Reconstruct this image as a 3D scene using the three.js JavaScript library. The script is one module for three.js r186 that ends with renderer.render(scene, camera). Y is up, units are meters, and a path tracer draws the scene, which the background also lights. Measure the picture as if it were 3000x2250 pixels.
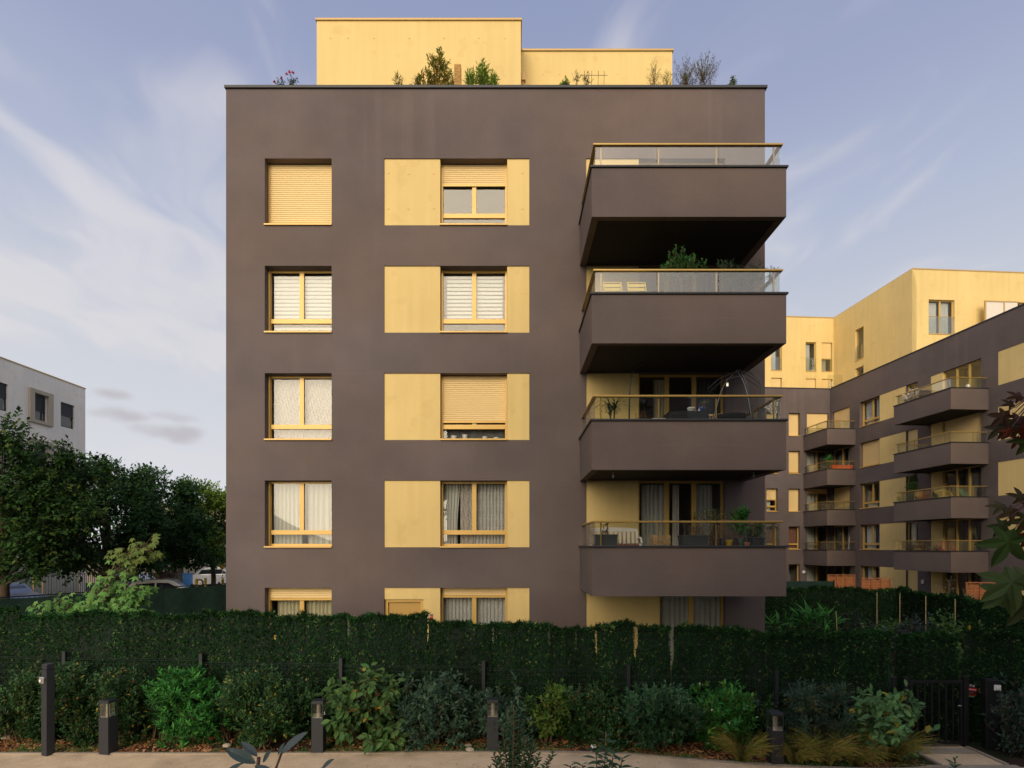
import * as THREE from 'three';
import { mergeGeometries } from 'three/addons/utils/BufferGeometryUtils.js';
import { RoundedBoxGeometry } from 'three/addons/geometries/RoundedBoxGeometry.js';

// ---------------------------------------------------------------- camera, sky, sun, exposure
const scene = new THREE.Scene();
const camera = new THREE.PerspectiveCamera(66.98, 4 / 3, 0.05, 900);   // 1700 px focal length on a 3000 x 2250 frame
camera.position.set(0, 3.3, 0);
camera.lookAt(0, 3.3, -10);
camera.setViewOffset(3000, 2250, 0, -475, 3000, 2250);                // rising lens: verticals stay vertical
camera.updateProjectionMatrix();

const renderer = new THREE.WebGLRenderer();
renderer.toneMapping = THREE.LinearToneMapping;
renderer.toneMappingExposure = 1.0;
renderer.shadowMap.enabled = true;

const SUN_AZ = 14 * Math.PI / 180, SUN_EL = 23 * Math.PI / 180;       // behind the camera, a little to the left, low
const sunDir = new THREE.Vector3(-Math.sin(SUN_AZ) * Math.cos(SUN_EL), Math.sin(SUN_EL), Math.cos(SUN_AZ) * Math.cos(SUN_EL));
const sun = new THREE.DirectionalLight(new THREE.Color(1.0, 0.84, 0.62), 1.9);
sun.position.copy(sunDir).multiplyScalar(90);
sun.target.position.set(0, 4, -15);
sun.castShadow = true;
sun.shadow.radius = 68;                                               // a veiled sun: wide soft penumbrae
sun.shadow.mapSize.set(2048, 2048);
Object.assign(sun.shadow.camera, { left: -60, right: 60, top: 60, bottom: -60, near: 1, far: 260 });
scene.add(sun, sun.target);

// seeded random numbers and noise
function rng(seed) { let a = seed >>> 0; return () => { a = (a + 0x6D2B79F5) | 0; let t = Math.imul(a ^ (a >>> 15), 1 | a); t = (t + Math.imul(t ^ (t >>> 7), 61 | t)) ^ t; return ((t ^ (t >>> 14)) >>> 0) / 4294967296; }; }
const hash = (x, y, s) => { let h = Math.imul(x, 374761393) + Math.imul(y, 668265263) + Math.imul(s, 1274126177); h = Math.imul(h ^ (h >>> 13), 1274126177); return ((h ^ (h >>> 16)) >>> 0) / 4294967296; };
const mod = (a, n) => ((a % n) + n) % n;
function vnoise(x, y, s = 0, px = 0, py = 0) {                         // value noise, tiles when px, py are given
  const xi = Math.floor(x), yi = Math.floor(y), fx = x - xi, fy = y - yi;
  const u = fx * fx * (3 - 2 * fx), v = fy * fy * (3 - 2 * fy);
  const h = (i, j) => hash(px ? mod(i, px) : i, py ? mod(j, py) : j, s);
  return (h(xi, yi) * (1 - u) + h(xi + 1, yi) * u) * (1 - v) + (h(xi, yi + 1) * (1 - u) + h(xi + 1, yi + 1) * u) * v;
}
function fbm(x, y, s = 0, oct = 4, p = 0) { let a = 0, w = 0.5, t = 0; for (let o = 0; o < oct; o++) { a += w * vnoise(x, y, s + o * 17, p, p); t += w; x *= 2; y *= 2; p *= 2; w *= 0.5; } return a / t; }
function tiled(u, v, fx, fy, s, oct) { let a = 0, w = .5, t = 0; for (let o = 0; o < oct; o++) { a += w * vnoise(u * fx, v * fy, s + o * 17, fx, fy); t += w; fx *= 2; fy *= 2; w *= .5; } return a / t; }   // repeats without a seam
const smooth = (a, b, x) => { const t = Math.min(1, Math.max(0, (x - a) / (b - a))); return t * t * (3 - 2 * t); };
const lerp = (a, b, t) => a + (b - a) * t;

// one computed sky: clear evening air, cirrus bands that run away from the viewer, a few low clouds, a glow around the veiled sun made wide and strong to light the facades
{
  const SKYA = 11.6, SKYB = 3.3, W = 2048, H = 1024, d = new Float32Array(W * H * 4);
  const ramp = [[-10, .75, .76, .80], [0, .75, .76, .80], [8, .655, .68, .735], [17, .575, .61, .685], [27, .42, .48, .635], [37, .295, .35, .54], [45, .24, .30, .49], [60, .22, .275, .45], [90, .19, .24, .40]];
  for (let j = 0; j < H; j++) {
    const th = ((j + .5) / H - .5) * Math.PI, deg = th * 180 / Math.PI;
    let k = 0; while (k < ramp.length - 2 && ramp[k + 1][0] < deg) k++;
    const A = ramp[k], B = ramp[k + 1], t = Math.min(1, Math.max(0, (deg - A[0]) / (B[0] - A[0])));
    for (let i = 0; i < W; i++) {
      const ph = ((i + .5) / W - .5) * 2 * Math.PI, x = Math.cos(ph) * Math.cos(th), y = Math.sin(th), z = Math.sin(ph) * Math.cos(th);
      let c = [1, 2, 3].map((n) => lerp(A[n], B[n], t));
      if (y > 0.01) {
        const u = x / (y + .06), v = z / (y + .06);
        const wob = fbm(u * .9 + 9, v * .5, 5, 4) - .5, wob2 = fbm(u * 2.6 + 1, v * 1.5 + 8, 6, 3) - .5;
        const bands = fbm(u * 2.2 + wob * 3.2 + wob2 * 1.2, v * 1.05 + wob * 1.2 + 3, 11, 5), fine = fbm(u * 8 + wob * 9 + wob2 * 5, v * 2.9 + wob2 * 3 + 7, 21, 6), patch = fbm(u * .8 + SKYA, v * .7 + SKYB, 31, 3);
        let m = smooth(.50, .80, bands * .50 + fine * .50 + (patch - .5) * .8);
        m *= smooth(.02, .30, y) * .66;
        m += .03 * smooth(.35, .75, bands) * smooth(.05, .3, y);
        const white = [.72, .70, .73];
        c = c.map((q, n) => lerp(q, Math.max(q, white[n]), m));
        const lay = fbm(ph * 7.5 + 2, th * 34, 41, 5), where = smooth(.60, .74, fbm(ph * 2.0 + 1.3, th * 7, 44, 2));   // low grey clouds
        const puff = fbm(ph * 26 + 3, th * 52, 47, 5), blob = (px, tx, w, h) => { const ax = (ph - px) / w, ay = (th - tx) / h; return Math.exp(-(ax * ax + ay * ay)); };
        const own = Math.max(blob(-2.105, .166, .055, .016), .85 * blob(-2.165, .186, .06, .012), .8 * blob(-2.10, .190, .05, .010), .75 * blob(-2.175, .214, .026, .010));
        const low = Math.max(smooth(.56, .72, lay) * where * smooth(.02, .06, y) * (1 - smooth(.22, .34, y)) * .4, smooth(.46, .80, puff * .55 + own * .55) * smooth(.08, .4, own) * .9);
        const grey = [.50, .485, .53];
        c = c.map((q, n) => lerp(q, grey[n], low));
      }
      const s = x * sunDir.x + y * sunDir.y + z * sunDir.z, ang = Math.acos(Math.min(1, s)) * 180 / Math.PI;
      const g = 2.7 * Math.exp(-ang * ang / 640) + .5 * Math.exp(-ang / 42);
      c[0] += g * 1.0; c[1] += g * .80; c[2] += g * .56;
      const o = (j * W + i) * 4; d[o] = c[0]; d[o + 1] = c[1]; d[o + 2] = c[2]; d[o + 3] = 1;
    }
  }
  const sky = new THREE.DataTexture(d, W, H, THREE.RGBAFormat, THREE.FloatType);
  sky.mapping = THREE.EquirectangularReflectionMapping; sky.magFilter = THREE.LinearFilter; sky.needsUpdate = true;
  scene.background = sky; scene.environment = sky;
}

// ---------------------------------------------------------------- helpers
const V = (x, y, z) => new THREE.Vector3(x, y, z);
const names = {};
function numbered(n) { const k = names[n] = (names[n] ?? -1) + 1; return k ? `${n}_${String(k).padStart(3, '0')}` : n; }
function tag(o, label, category, group) { o.userData = { label, category }; if (group) o.userData.group = group; return o; }
function thing(name, label, category, [x, y, z] = [0, 0, 0], turn = 0, group) {
  const o = new THREE.Group(); o.name = numbered(name); o.position.set(x, y, z); o.rotation.y = turn; scene.add(o); return tag(o, label, category, group);
}
function sub(name, parent, [x, y, z] = [0, 0, 0], turn = 0) { const o = new THREE.Group(); o.name = name; o.position.set(x, y, z); o.rotation.y = turn; parent.add(o); return o; }
function metric(g) {                                                   // uv in metres, by the way each face points
  const p = g.attributes.position, n = g.attributes.normal, uv = new Float32Array(p.count * 2);
  for (let i = 0; i < p.count; i++) {
    const ax = Math.abs(n.getX(i)), ay = Math.abs(n.getY(i)), az = Math.abs(n.getZ(i));
    const [u, v] = ay > ax && ay > az ? [p.getX(i), p.getZ(i)] : ax > az ? [p.getZ(i), p.getY(i)] : [p.getX(i), p.getY(i)];
    uv[2 * i] = u; uv[2 * i + 1] = v;
  }
  g.setAttribute('uv', new THREE.BufferAttribute(uv, 2)); return g;
}
function plain(g) { let q = g.index ? g.toNonIndexed() : g; for (const k of Object.keys(q.attributes)) if (!['position', 'normal', 'uv'].includes(k)) q.deleteAttribute(k); if (!q.attributes.uv) q.setAttribute('uv', new THREE.BufferAttribute(new Float32Array(q.attributes.position.count * 2), 2)); q.groups = []; return q; }
function join(gs, keepUV) { gs = Array.isArray(gs) ? gs : [gs]; const g = gs.length > 1 ? mergeGeometries(gs.map(plain)) : plain(gs[0]); return keepUV ? g : metric(g); }
function part(name, gs, m, parent, keepUV) {
  const g = gs.isBufferGeometry && gs.userData.ready ? gs : join(gs, keepUV);
  const o = new THREE.Mesh(g, m); o.name = name; o.castShadow = o.receiveShadow = true; parent.add(o); return o;
}
function single(name, gs, m, label, category, pos = [0, 0, 0], turn = 0, group) { const o = part(numbered(name), gs, m, scene); o.position.set(...pos); o.rotation.y = turn; return tag(o, label, category, group); }
function struct(name, gs, m, y = 0) { const o = part(numbered(name), gs, m, scene); o.position.y = y; o.userData = { kind: 'structure' }; return o; }
const box = (x0, y0, z0, x1, y1, z1) => { const g = new THREE.BoxGeometry(Math.abs(x1 - x0), Math.abs(y1 - y0), Math.abs(z1 - z0)); g.translate((x0 + x1) / 2, (y0 + y1) / 2, (z0 + z1) / 2); return g; };
const rbox = (x0, y0, z0, x1, y1, z1, r = .01, s = 2) => { const g = new RoundedBoxGeometry(x1 - x0, y1 - y0, z1 - z0, s, r); g.translate((x0 + x1) / 2, (y0 + y1) / 2, (z0 + z1) / 2); return g; };
const cyl = (x, y0, z, y1, r0, r1 = r0, seg = 12) => { const g = new THREE.CylinderGeometry(r1, r0, y1 - y0, seg); g.translate(x, (y0 + y1) / 2, z); return g; };
function bar(a, b, r, r2 = r, seg = 6) {                               // a straight round bar from a to b
  const d = V(...b).sub(V(...a)), g = new THREE.CylinderGeometry(r2, r, d.length(), seg);
  g.applyQuaternion(new THREE.Quaternion().setFromUnitVectors(V(0, 1, 0), d.clone().normalize())); g.translate((a[0] + b[0]) / 2, (a[1] + b[1]) / 2, (a[2] + b[2]) / 2); return g;
}
const tube = (pts, r, n = 20, seg = 6, closed = false) => new THREE.TubeGeometry(new THREE.CatmullRomCurve3(pts.map((p) => V(...p)), closed), n, r, seg, closed);
const ball = (x, y, z, r, sy = 1) => { const g = new THREE.SphereGeometry(r, 10, 8); g.scale(1, sy, 1); g.translate(x, y, z); return g; };
const lathe = (pts, seg = 20) => new THREE.LatheGeometry(pts.map(([r, y]) => new THREE.Vector2(r, y)), seg);
const turned = (g, ry, x = 0, y = 0, z = 0) => { g.rotateY(ry); g.translate(x, y, z); return g; };
function flat(pts, y) {                                                // a level polygon, pts are [x, z]
  const s = new THREE.Shape(pts.map(([x, z]) => new THREE.Vector2(x, -z))), g = new THREE.ShapeGeometry(s); g.rotateX(-Math.PI / 2); g.translate(0, y, 0); return g;
}
function wallGeo(u0, u1, v0, v1, holes, t = .3) {                      // a wall with openings: outer face at z = 0, t thick behind
  const s = new THREE.Shape([[u0, v0], [u1, v0], [u1, v1], [u0, v1]].map(([a, b]) => new THREE.Vector2(a, b)));
  for (const [a, b, c, d] of holes) s.holes.push(new THREE.Path([[a, b], [a, d], [c, d], [c, b]].map(([x, y]) => new THREE.Vector2(x, y))));
  const g = new THREE.ExtrudeGeometry(s, { depth: t, bevelEnabled: false }); g.translate(0, 0, -t); return g;
}

// ---------------------------------------------------------------- textures and materials
function tex(size, metres, fn, srgb = true) {
  const d = new Uint8Array(size * size * 4);
  for (let j = 0; j < size; j++) for (let i = 0; i < size; i++) { const c = fn(i / size, j / size, i, j), o = (j * size + i) * 4; d[o] = Math.max(0, Math.min(255, c[0])); d[o + 1] = Math.max(0, Math.min(255, c[1])); d[o + 2] = Math.max(0, Math.min(255, c[2])); d[o + 3] = 255; }
  const t = new THREE.DataTexture(d, size, size); t.wrapS = t.wrapT = THREE.RepeatWrapping; t.magFilter = THREE.LinearFilter; t.minFilter = THREE.LinearMipmapLinearFilter; t.generateMipmaps = true;
  const [mx, my] = Array.isArray(metres) ? metres : [metres, metres]; t.repeat.set(1 / mx, 1 / my);
  if (srgb) t.colorSpace = THREE.SRGBColorSpace; t.needsUpdate = true; return t;
}
const grey = (v) => [v, v, v];
const grain = tex(512, 1.1, (u, v, i, j) => grey(90 + 90 * fbm(u * 32, v * 32, 3, 4, 32) + 50 * (hash(i, j, 4) - .5)), false);
const render1 = tex(1024, 13.91, (u, v, i, j) => {                      // painted render: trowel patches, vertical wash marks, hairline day joints
  const patch = tiled(u, v, 7, 9, 1, 5) - .5, streak = tiled(u, v, 90, 5, 2, 3) - .5, cloud = tiled(u, v, 22, 22, 9, 4) - .5, fine = hash(i, j, 3) - .5;
  const wash = smooth(.60, .8, tiled(u, v, 40, 2, 14, 3)) * smooth(.45, .7, tiled(u, v, 5, 4, 15, 2));
  const hue = tiled(u, v, 4, 5, 33, 4) - .5; let k = 1 + patch * .22 + streak * .02 + cloud * .09 + fine * .05 + wash * .05;
  const seam = Math.abs(mod(v * 13.91 + .02 * (tiled(u, 0, 9, 1, 6, 2) - .5), 2.782) - 2.21); if (seam < .010) k *= 1 + .07 * (tiled(u, .5, 30, 1, 8, 2) - .2);
  return [214 * k + 16 * hue, 208 * k - 4 * patch, 206 * k - 10 * patch - 22 * hue];
});
const render2 = tex(1024, 9.3, (u, v, i, j) => {                        // pale gold paint on concrete: cloudy, small rubs and runs
  const patch = tiled(u, v, 5, 5, 51, 5) - .5, streak = tiled(u, v, 60, 4, 52, 3) - .5, fine = hash(i, j, 53) - .5, rub = smooth(.66, .76, tiled(u, v, 26, 26, 54, 4));
  const k = 1 + patch * .10 + streak * .045 + fine * .03 - rub * .02; return [236 * k, 234 * k - rub * 2, 230 * k - rub * 4];
});
const woodT = tex(512, [.35, 1.4], (u, v, i, j) => { const g = fbm(u * 4 + fbm(u * 3, v * 3, 61, 2), v * 40, 60, 4) - .5, f = hash(i, j, 62) - .5; const k = 1 + g * .5 + f * .08; return [225 * k, 215 * k, 205 * k]; });
const gravelT = tex(1024, 2.6, (u, v, i, j) => { const a = fbm(u * 8, v * 8, 70, 4, 8) - .5, b = hash(i, j, 71) - .5, s = hash(i >> 1, j >> 1, 72); const k = 1 + a * .3 + b * .22 + (s > .96 ? -.28 : s < .05 ? .14 : 0); return [226 * k, 214 * k, 196 * k]; });
const gravelB = tex(512, .7, (u, v, i, j) => grey(255 * (.5 * hash(i >> 1, j >> 1, 73) + .5 * fbm(u * 60, v * 60, 74, 3, 60))), false);
const soilT = tex(1024, 3.1, (u, v, i, j) => { const a = fbm(u * 12, v * 12, 80, 5, 12), b = hash(i, j, 81), m = smooth(.5, .62, fbm(u * 6, v * 6, 82, 4, 6)); const k = .55 + a * .7 + (b - .5) * .35; return [lerp(128, 96, m) * k, lerp(96, 112, m) * k, lerp(70, 58, m) * k]; });
const asphaltT = tex(512, 3, (u, v, i, j) => grey(200 * (.8 + .25 * fbm(u * 9, v * 9, 90, 4, 9) + .2 * (hash(i, j, 91) - .5))));
const netT = tex(256, .6, (u, v, i, j) => { const w = ((i & 3) === 0 ? .75 : 1) * ((j & 3) === 1 ? .8 : 1), a = fbm(u * 6, v * 6, 95, 3, 6); const k = w * (.8 + .4 * a); return [200 * k, 215 * k, 205 * k]; });
const clothT = tex(256, .5, (u, v, i, j) => { const w = .9 + .1 * ((i + j) & 1) + .12 * (fbm(u * 8, v * 50, 97, 3, 8) - .5); return grey(235 * w); });
const laceT = tex(256, .34, (u, v, i, j) => { const f = Math.sin(u * 25.13 + 1.5 * Math.sin(v * 12.57)) * Math.sin(v * 18.85 + Math.sin(u * 12.57)); const k = .80 + .20 * smooth(-.2, .7, f) + .1 * (hash(i, j, 99) - .5); return grey(240 * k); });
const barkT = tex(256, .8, (u, v, i, j) => { const a = fbm(u * 16, v * 5, 101, 4, 0); const k = .6 + a * .7 + .15 * (hash(i, j, 102) - .5); return [200 * k, 188 * k, 172 * k]; });
const rgb = (r, g, b) => new THREE.Color().setRGB(r, g, b);
const std = (c, roughness = .85, o = {}) => new THREE.MeshStandardMaterial({ color: c.isColor ? c : rgb(...c), roughness, ...o });
const phys = (c, roughness, o) => new THREE.MeshPhysicalMaterial({ color: rgb(...c), roughness, ...o });
const M = {
  stucco: std([.182, .151, .144], .88, { map: render1, bumpMap: grain, bumpScale: .0025 }),
  gold: std([.88, .675, .28], .8, { map: render2, bumpMap: grain, bumpScale: .0015 }),
  coping: std([.035, .037, .042], .45, { metalness: .3 }),
  goldCoping: std([.50, .34, .13], .45, { metalness: .2 }),
  frame: std([.62, .40, .105], .38, { metalness: .15 }),
  shutter: std([.80, .60, .28], .5),
  sill: std([.62, .40, .12], .4, { metalness: .15 }),
  rail: std([.44, .29, .085], .35, { metalness: .45 }),
  glass: phys([.93, .95, .94], .0, { transmission: 1, thickness: 0, ior: 1.42 }),
  railGlass: phys([.92, .94, .92], .0, { transmission: 1, thickness: 0, ior: 1.8 }),
  room: std([.30, .28, .26], .95),
  white: std([.78, .76, .73], .6),
  blind: std([.80, .79, .77], .85, { map: clothT }),
  sheer: phys([.95, .92, .87], .95, { transmission: .22, thickness: 0, map: clothT }),
  blindSheer: std([.30, .29, .28], .9, { map: clothT }),
  warmLace: phys([.80, .70, .64], .95, { transmission: .22, thickness: 0, map: laceT }),
  cream2: phys([.78, .75, .64], .95, { transmission: .22, thickness: 0, map: clothT }),
  lace: phys([.98, .94, .92], .95, { transmission: .22, thickness: 0, map: laceT }),
  cream: phys([.90, .80, .56], .95, { transmission: .2, thickness: 0, map: clothT }),
  greyCurtain: std([.16, .16, .17], .95, { map: clothT }),
  blueCurtain: std([.05, .08, .22], .95, { map: clothT }),
  redCurtain: std([.36, .16, .12], .95, { map: laceT }),
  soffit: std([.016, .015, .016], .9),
  roofing: std([.30, .29, .28], .95, { map: asphaltT }),
  black: std([.014, .015, .018], .45, { metalness: .2 }),
  anthracite: std([.026, .029, .034], .5, { metalness: .25 }),
  bollard: std([.034, .037, .042], .5, { metalness: .3 }),
  steel: std([.62, .60, .57], .3, { metalness: .9 }),
  plasticWhite: std([.74, .72, .70], .4),
  redPrint: std([.55, .02, .025], .5),
  yellowPaint: std([.72, .52, .03], .45),
  greenPaint: std([.10, .36, .22], .45),
  redPaint: std([.55, .06, .05], .45),
  orangePlastic: std([.75, .12, .03], .45),
  bluePanel: std([.07, .27, .62], .5),
  blueGlaze: std([.03, .06, .25], .25),
  terracotta: std([.42, .16, .08], .8),
  planter: std([.05, .058, .065], .6),
  whitePlastic: std([.72, .69, .64], .45),
  pine: std([.70, .48, .25], .75, { map: woodT }),
  cedar: std([.50, .20, .075], .75, { map: woodT }),
  cane: std([.58, .36, .15], .7),
  bamboo: std([.45, .36, .18], .7),
  tubeSteel: std([.05, .052, .058], .28, { metalness: .4 }),
  blackCloth: std([.018, .020, .024], .9, { map: clothT }),
  gravel: std([.84, .71, .55], .95, { map: gravelT, bumpMap: gravelB, bumpScale: .004 }),
  concrete: std([.42, .40, .37], .9, { map: gravelT, bumpMap: grain, bumpScale: .002 }),
  soil: std([.32, .28, .24], 1, { map: soilT, bumpMap: gravelB, bumpScale: .02 }),
  ground: std([.20, .22, .14], 1, { map: soilT }),
  asphalt: std([.075, .075, .078], .9, { map: asphaltT }),
  net: phys([.012, .065, .045], .8, { map: netT, transmission: .15, thickness: 0 }),
  wire: std([.02, .035, .028], .5, { metalness: .3 }),
  whiteWall: std([.98, .95, .91], .9, { map: render2, bumpMap: grain, bumpScale: .002 }),
  beigeWall: std([.52, .46, .38], .9, { map: render2 }),
  darkFrame: std([.03, .032, .036], .45, { metalness: .3 }),
  bark: std([.16, .125, .09], .95, { map: barkT, bumpMap: barkT, bumpScale: .01 }),
  twig: std([.16, .10, .06], .9),
  leaf: phys([1, 1, 1], .75, { specularIntensity: .25, vertexColors: true, transmission: .22, thickness: 0, side: THREE.DoubleSide }),
  gloss: phys([1, 1, 1], .45, { specularIntensity: .45, vertexColors: true, transmission: .12, thickness: 0, side: THREE.DoubleSide }),
  tuft: phys([1, 1, 1], .7, { specularIntensity: .25, vertexColors: true, side: THREE.DoubleSide }),
  chip: std([1, 1, 1], .9, { vertexColors: true, map: woodT }),
};

// ---------------------------------------------------------------- foliage
const SHAPES = {
  oval: { v: [[0, 0, 0], [-.36, .28, .05], [0, .32, -.03], [.36, .28, .05], [-.42, .58, .03], [0, .62, -.05], [.42, .58, .03], [0, 1, -.10]], t: [[0, 2, 1], [0, 3, 2], [1, 2, 5], [1, 5, 4], [2, 3, 6], [2, 6, 5], [4, 5, 7], [5, 6, 7]] },
  small: { v: [[0, 0, 0], [-.5, .5, .06], [0, .5, -.04], [.5, .5, .06], [0, 1, -.05]], t: [[0, 2, 1], [0, 3, 2], [1, 2, 4], [2, 3, 4]] },
  quad: { v: [[0, 0, 0], [-.5, .5, .05], [.5, .5, .05], [0, 1, -.06]], t: [[0, 2, 1], [1, 2, 3]] },
  star: (() => {                                                         // sweetgum: five pointed lobes that droop
    const v = [[0, .34, .03]], t = [], L = [[-122, .66], [-60, .90], [0, 1], [60, .90], [122, .66]], P = [[.02, 0, -.02]];
    const at = (a, q, k) => [Math.sin(a) * q * .66, .34 + Math.cos(a) * q * .66, -k];
    L.forEach(([deg, r], i) => {
      const A = deg * Math.PI / 180; if (i) P.push(at((L[i - 1][0] + deg) / 2 * Math.PI / 180, .36, .005));
      P.push(at(A - .40, r * .52, .02), at(A - .20, r * .76, .07), at(A, r, .16), at(A + .20, r * .76, .07), at(A + .40, r * .52, .02));
    });
    P.push([-.02, 0, -.02]); v.push(...P); for (let i = 1; i < P.length; i++) t.push([0, i + 1, i]);
    return { v, t };
  })(),
};
class Leaves {
  constructor() { this.p = []; this.n = []; this.c = []; }
  add(shape, o, dir, up, L, W, col) {
    const x = V(0, 0, 0).crossVectors(dir, up); if (x.lengthSq() < 1e-6) x.set(1, 0, 0); x.normalize(); const z = V(0, 0, 0).crossVectors(x, dir).normalize();
    const q = shape.v.map(([a, b, c]) => [o.x + x.x * a * W + dir.x * b * L + z.x * c * L, o.y + x.y * a * W + dir.y * b * L + z.y * c * L, o.z + x.z * a * W + dir.z * b * L + z.z * c * L]);
    for (const [i, j, k] of shape.t) {
      const A = q[i], B = q[j], C = q[k], e = [B[0] - A[0], B[1] - A[1], B[2] - A[2]], f = [C[0] - A[0], C[1] - A[1], C[2] - A[2]];
      let n = [e[1] * f[2] - e[2] * f[1], e[2] * f[0] - e[0] * f[2], e[0] * f[1] - e[1] * f[0]]; const l = Math.hypot(...n) || 1; n = n.map((s) => s / l);
      for (const P of [A, B, C]) { this.p.push(...P); this.n.push(...n); this.c.push(...col); }
    }
  }
  geo() { const g = new THREE.BufferGeometry(); g.setAttribute('position', new THREE.Float32BufferAttribute(this.p, 3)); g.setAttribute('normal', new THREE.Float32BufferAttribute(this.n, 3)); g.setAttribute('color', new THREE.Float32BufferAttribute(this.c, 3)); g.userData.ready = true; return g; }
}
const pick = (r, pal) => { let k = r(), s = 0; const t = pal.reduce((a, p) => a + (p[3] ?? 1), 0); for (const p of pal) { s += (p[3] ?? 1) / t; if (k <= s) return p; } return pal[0]; };
const tint = (r, c, a = .3) => { const k = 1.28 * (1 + (r() - .5) * 2 * a); return [c[0] * k * (1 + (r() - .5) * .2), c[1] * k, c[2] * k * (1 + (r() - .5) * .2)]; };
const onSphere = (r) => { const z = r() * 2 - 1, a = r() * 6.2832, s = Math.sqrt(1 - z * z); return V(s * Math.cos(a), z, s * Math.sin(a)); };
const stick = (gs, a, b, r0, r1) => gs.push(bar([a.x, a.y, a.z], [b.x, b.y, b.z], r0, r1, 4));
// leaves on twigs that fill a set of blobs [x, y, z, radius, squash]
function twigs(r, blobs, o) {
  const lv = new Leaves(), tw = [], tot = blobs.reduce((a, b) => a + b[3] * b[3], 0);
  for (let i = 0; i < o.n; i++) {
    let k = r() * tot, b = blobs[0]; for (const q of blobs) { k -= q[3] * q[3]; if (k <= 0) { b = q; break; } }
    const d = onSphere(r); if (d.y < (o.low ?? -1)) d.y = -d.y;
    const rad = b[3] * Math.pow(r(), o.core ?? .28) * (.86 + .3 * r()), p = V(b[0] + d.x * rad, b[1] + d.y * rad * (b[4] ?? 1), b[2] + d.z * rad);
    if (p.y < (o.floor ?? .02)) continue;
    const dir = d.clone().multiplyScalar(o.out ?? .8).add(V((r() - .5) * .7, (o.up ?? .5) + (r() - .5) * .5, (r() - .5) * .7)).normalize(), len = o.twig * (.6 + .8 * r());
    if (o.stems && i % o.stems === 0) stick(tw, p.clone().addScaledVector(dir, -len), p.clone().addScaledVector(dir, len * .1), o.tr ?? .004, (o.tr ?? .004) * .5);
    const base = pick(r, o.pal), m = Math.max(1, Math.round(o.k * (.7 + .6 * r())));
    for (let j = 0; j < m; j++) {
      const s = (j + r() * .6) / m, q = p.clone().addScaledVector(dir, -len * s), side = onSphere(r), ax = side.addScaledVector(dir, -side.dot(dir)).normalize();
      const lean = s < .15 ? 1.4 : .5 + .5 * r(), ld = ax.addScaledVector(dir, lean).add(V(0, o.droop ?? 0, 0)).normalize(), L = o.L * (.65 + .6 * r());
      lv.add(o.shape, q, ld, V((r() - .5) * .9, 1, (r() - .5) * .9 + (o.face ?? .25)), L, L * o.w, tint(r, r() < .04 && o.odd ? pick(r, o.odd) : base, o.va ?? .26));
    }
  }
  return { leaves: lv.geo(), tw };
}
function shrub(name, label, category, [x, z], o) {
  const r = rng(o.seed), t = thing(name, label, category, [x, o.y ?? 0, z], 0, o.group);
  const blobs = o.blobs ?? []; if (!o.blobs) { const nb = o.nb ?? 9; for (let i = 0; i < nb; i++) { const a = i / nb * 6.28 + r(), h = .12 + .8 * r(), q = (.25 + .42 * r()) * Math.sqrt(Math.max(.25, 1 - h * h * .6)); blobs.push([Math.cos(a) * o.rx * q, o.h * h * .82, Math.sin(a) * o.rz * q, Math.min(o.rx, o.h * .5) * (.34 + .24 * r()), .95]); } blobs.push([0, o.h * .42, 0, Math.min(o.rx, o.h * .5) * .72, .95]); for (let i = 0; i < 9; i++) { const a = r() * 6.28, q = .35 + .6 * r(); blobs.push([Math.cos(a) * o.rx * q, o.h * (.45 + .5 * r()) * (1 - .25 * q), Math.sin(a) * o.rz * q, o.h * (.07 + .07 * r()), 1.7]); } }
  const { leaves, tw } = twigs(r, blobs, o);
  for (let i = 0; i < (o.canes ?? 8); i++) { const b = blobs[i % blobs.length], f = V((r() - .5) * .2, -.03, (r() - .5) * .2), e = V(b[0], b[1], b[2]), m = f.clone().lerp(e, .5).add(V((r() - .5) * .12, .08, (r() - .5) * .12)); stick(tw, f, m, .011, .008); stick(tw, m, e, .008, .004); }
  part('stem', tw, M.twig, t); const c = part('foliage', leaves, o.mat ?? M.leaf, t); c.userData = { kind: 'stuff' };
  if (o.flowers) { const f = new Leaves(); for (let i = 0; i < o.flowers.n; i++) { const b = blobs[Math.floor(r() * blobs.length)], d = onSphere(r); d.y = Math.abs(d.y); d.z = Math.abs(d.z); const p = V(b[0] + d.x * b[3] * 1.02, b[1] + d.y * b[3], b[2] + d.z * b[3] * 1.05); for (let j = 0; j < 9; j++) { const q = onSphere(r); f.add(SHAPES.quad, p, q, onSphere(r), o.flowers.s, o.flowers.s * .8, o.flowers.c); } } part('flower', f.geo(), M.leaf, t).userData = { kind: 'stuff' }; }
  return t;
}
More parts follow.
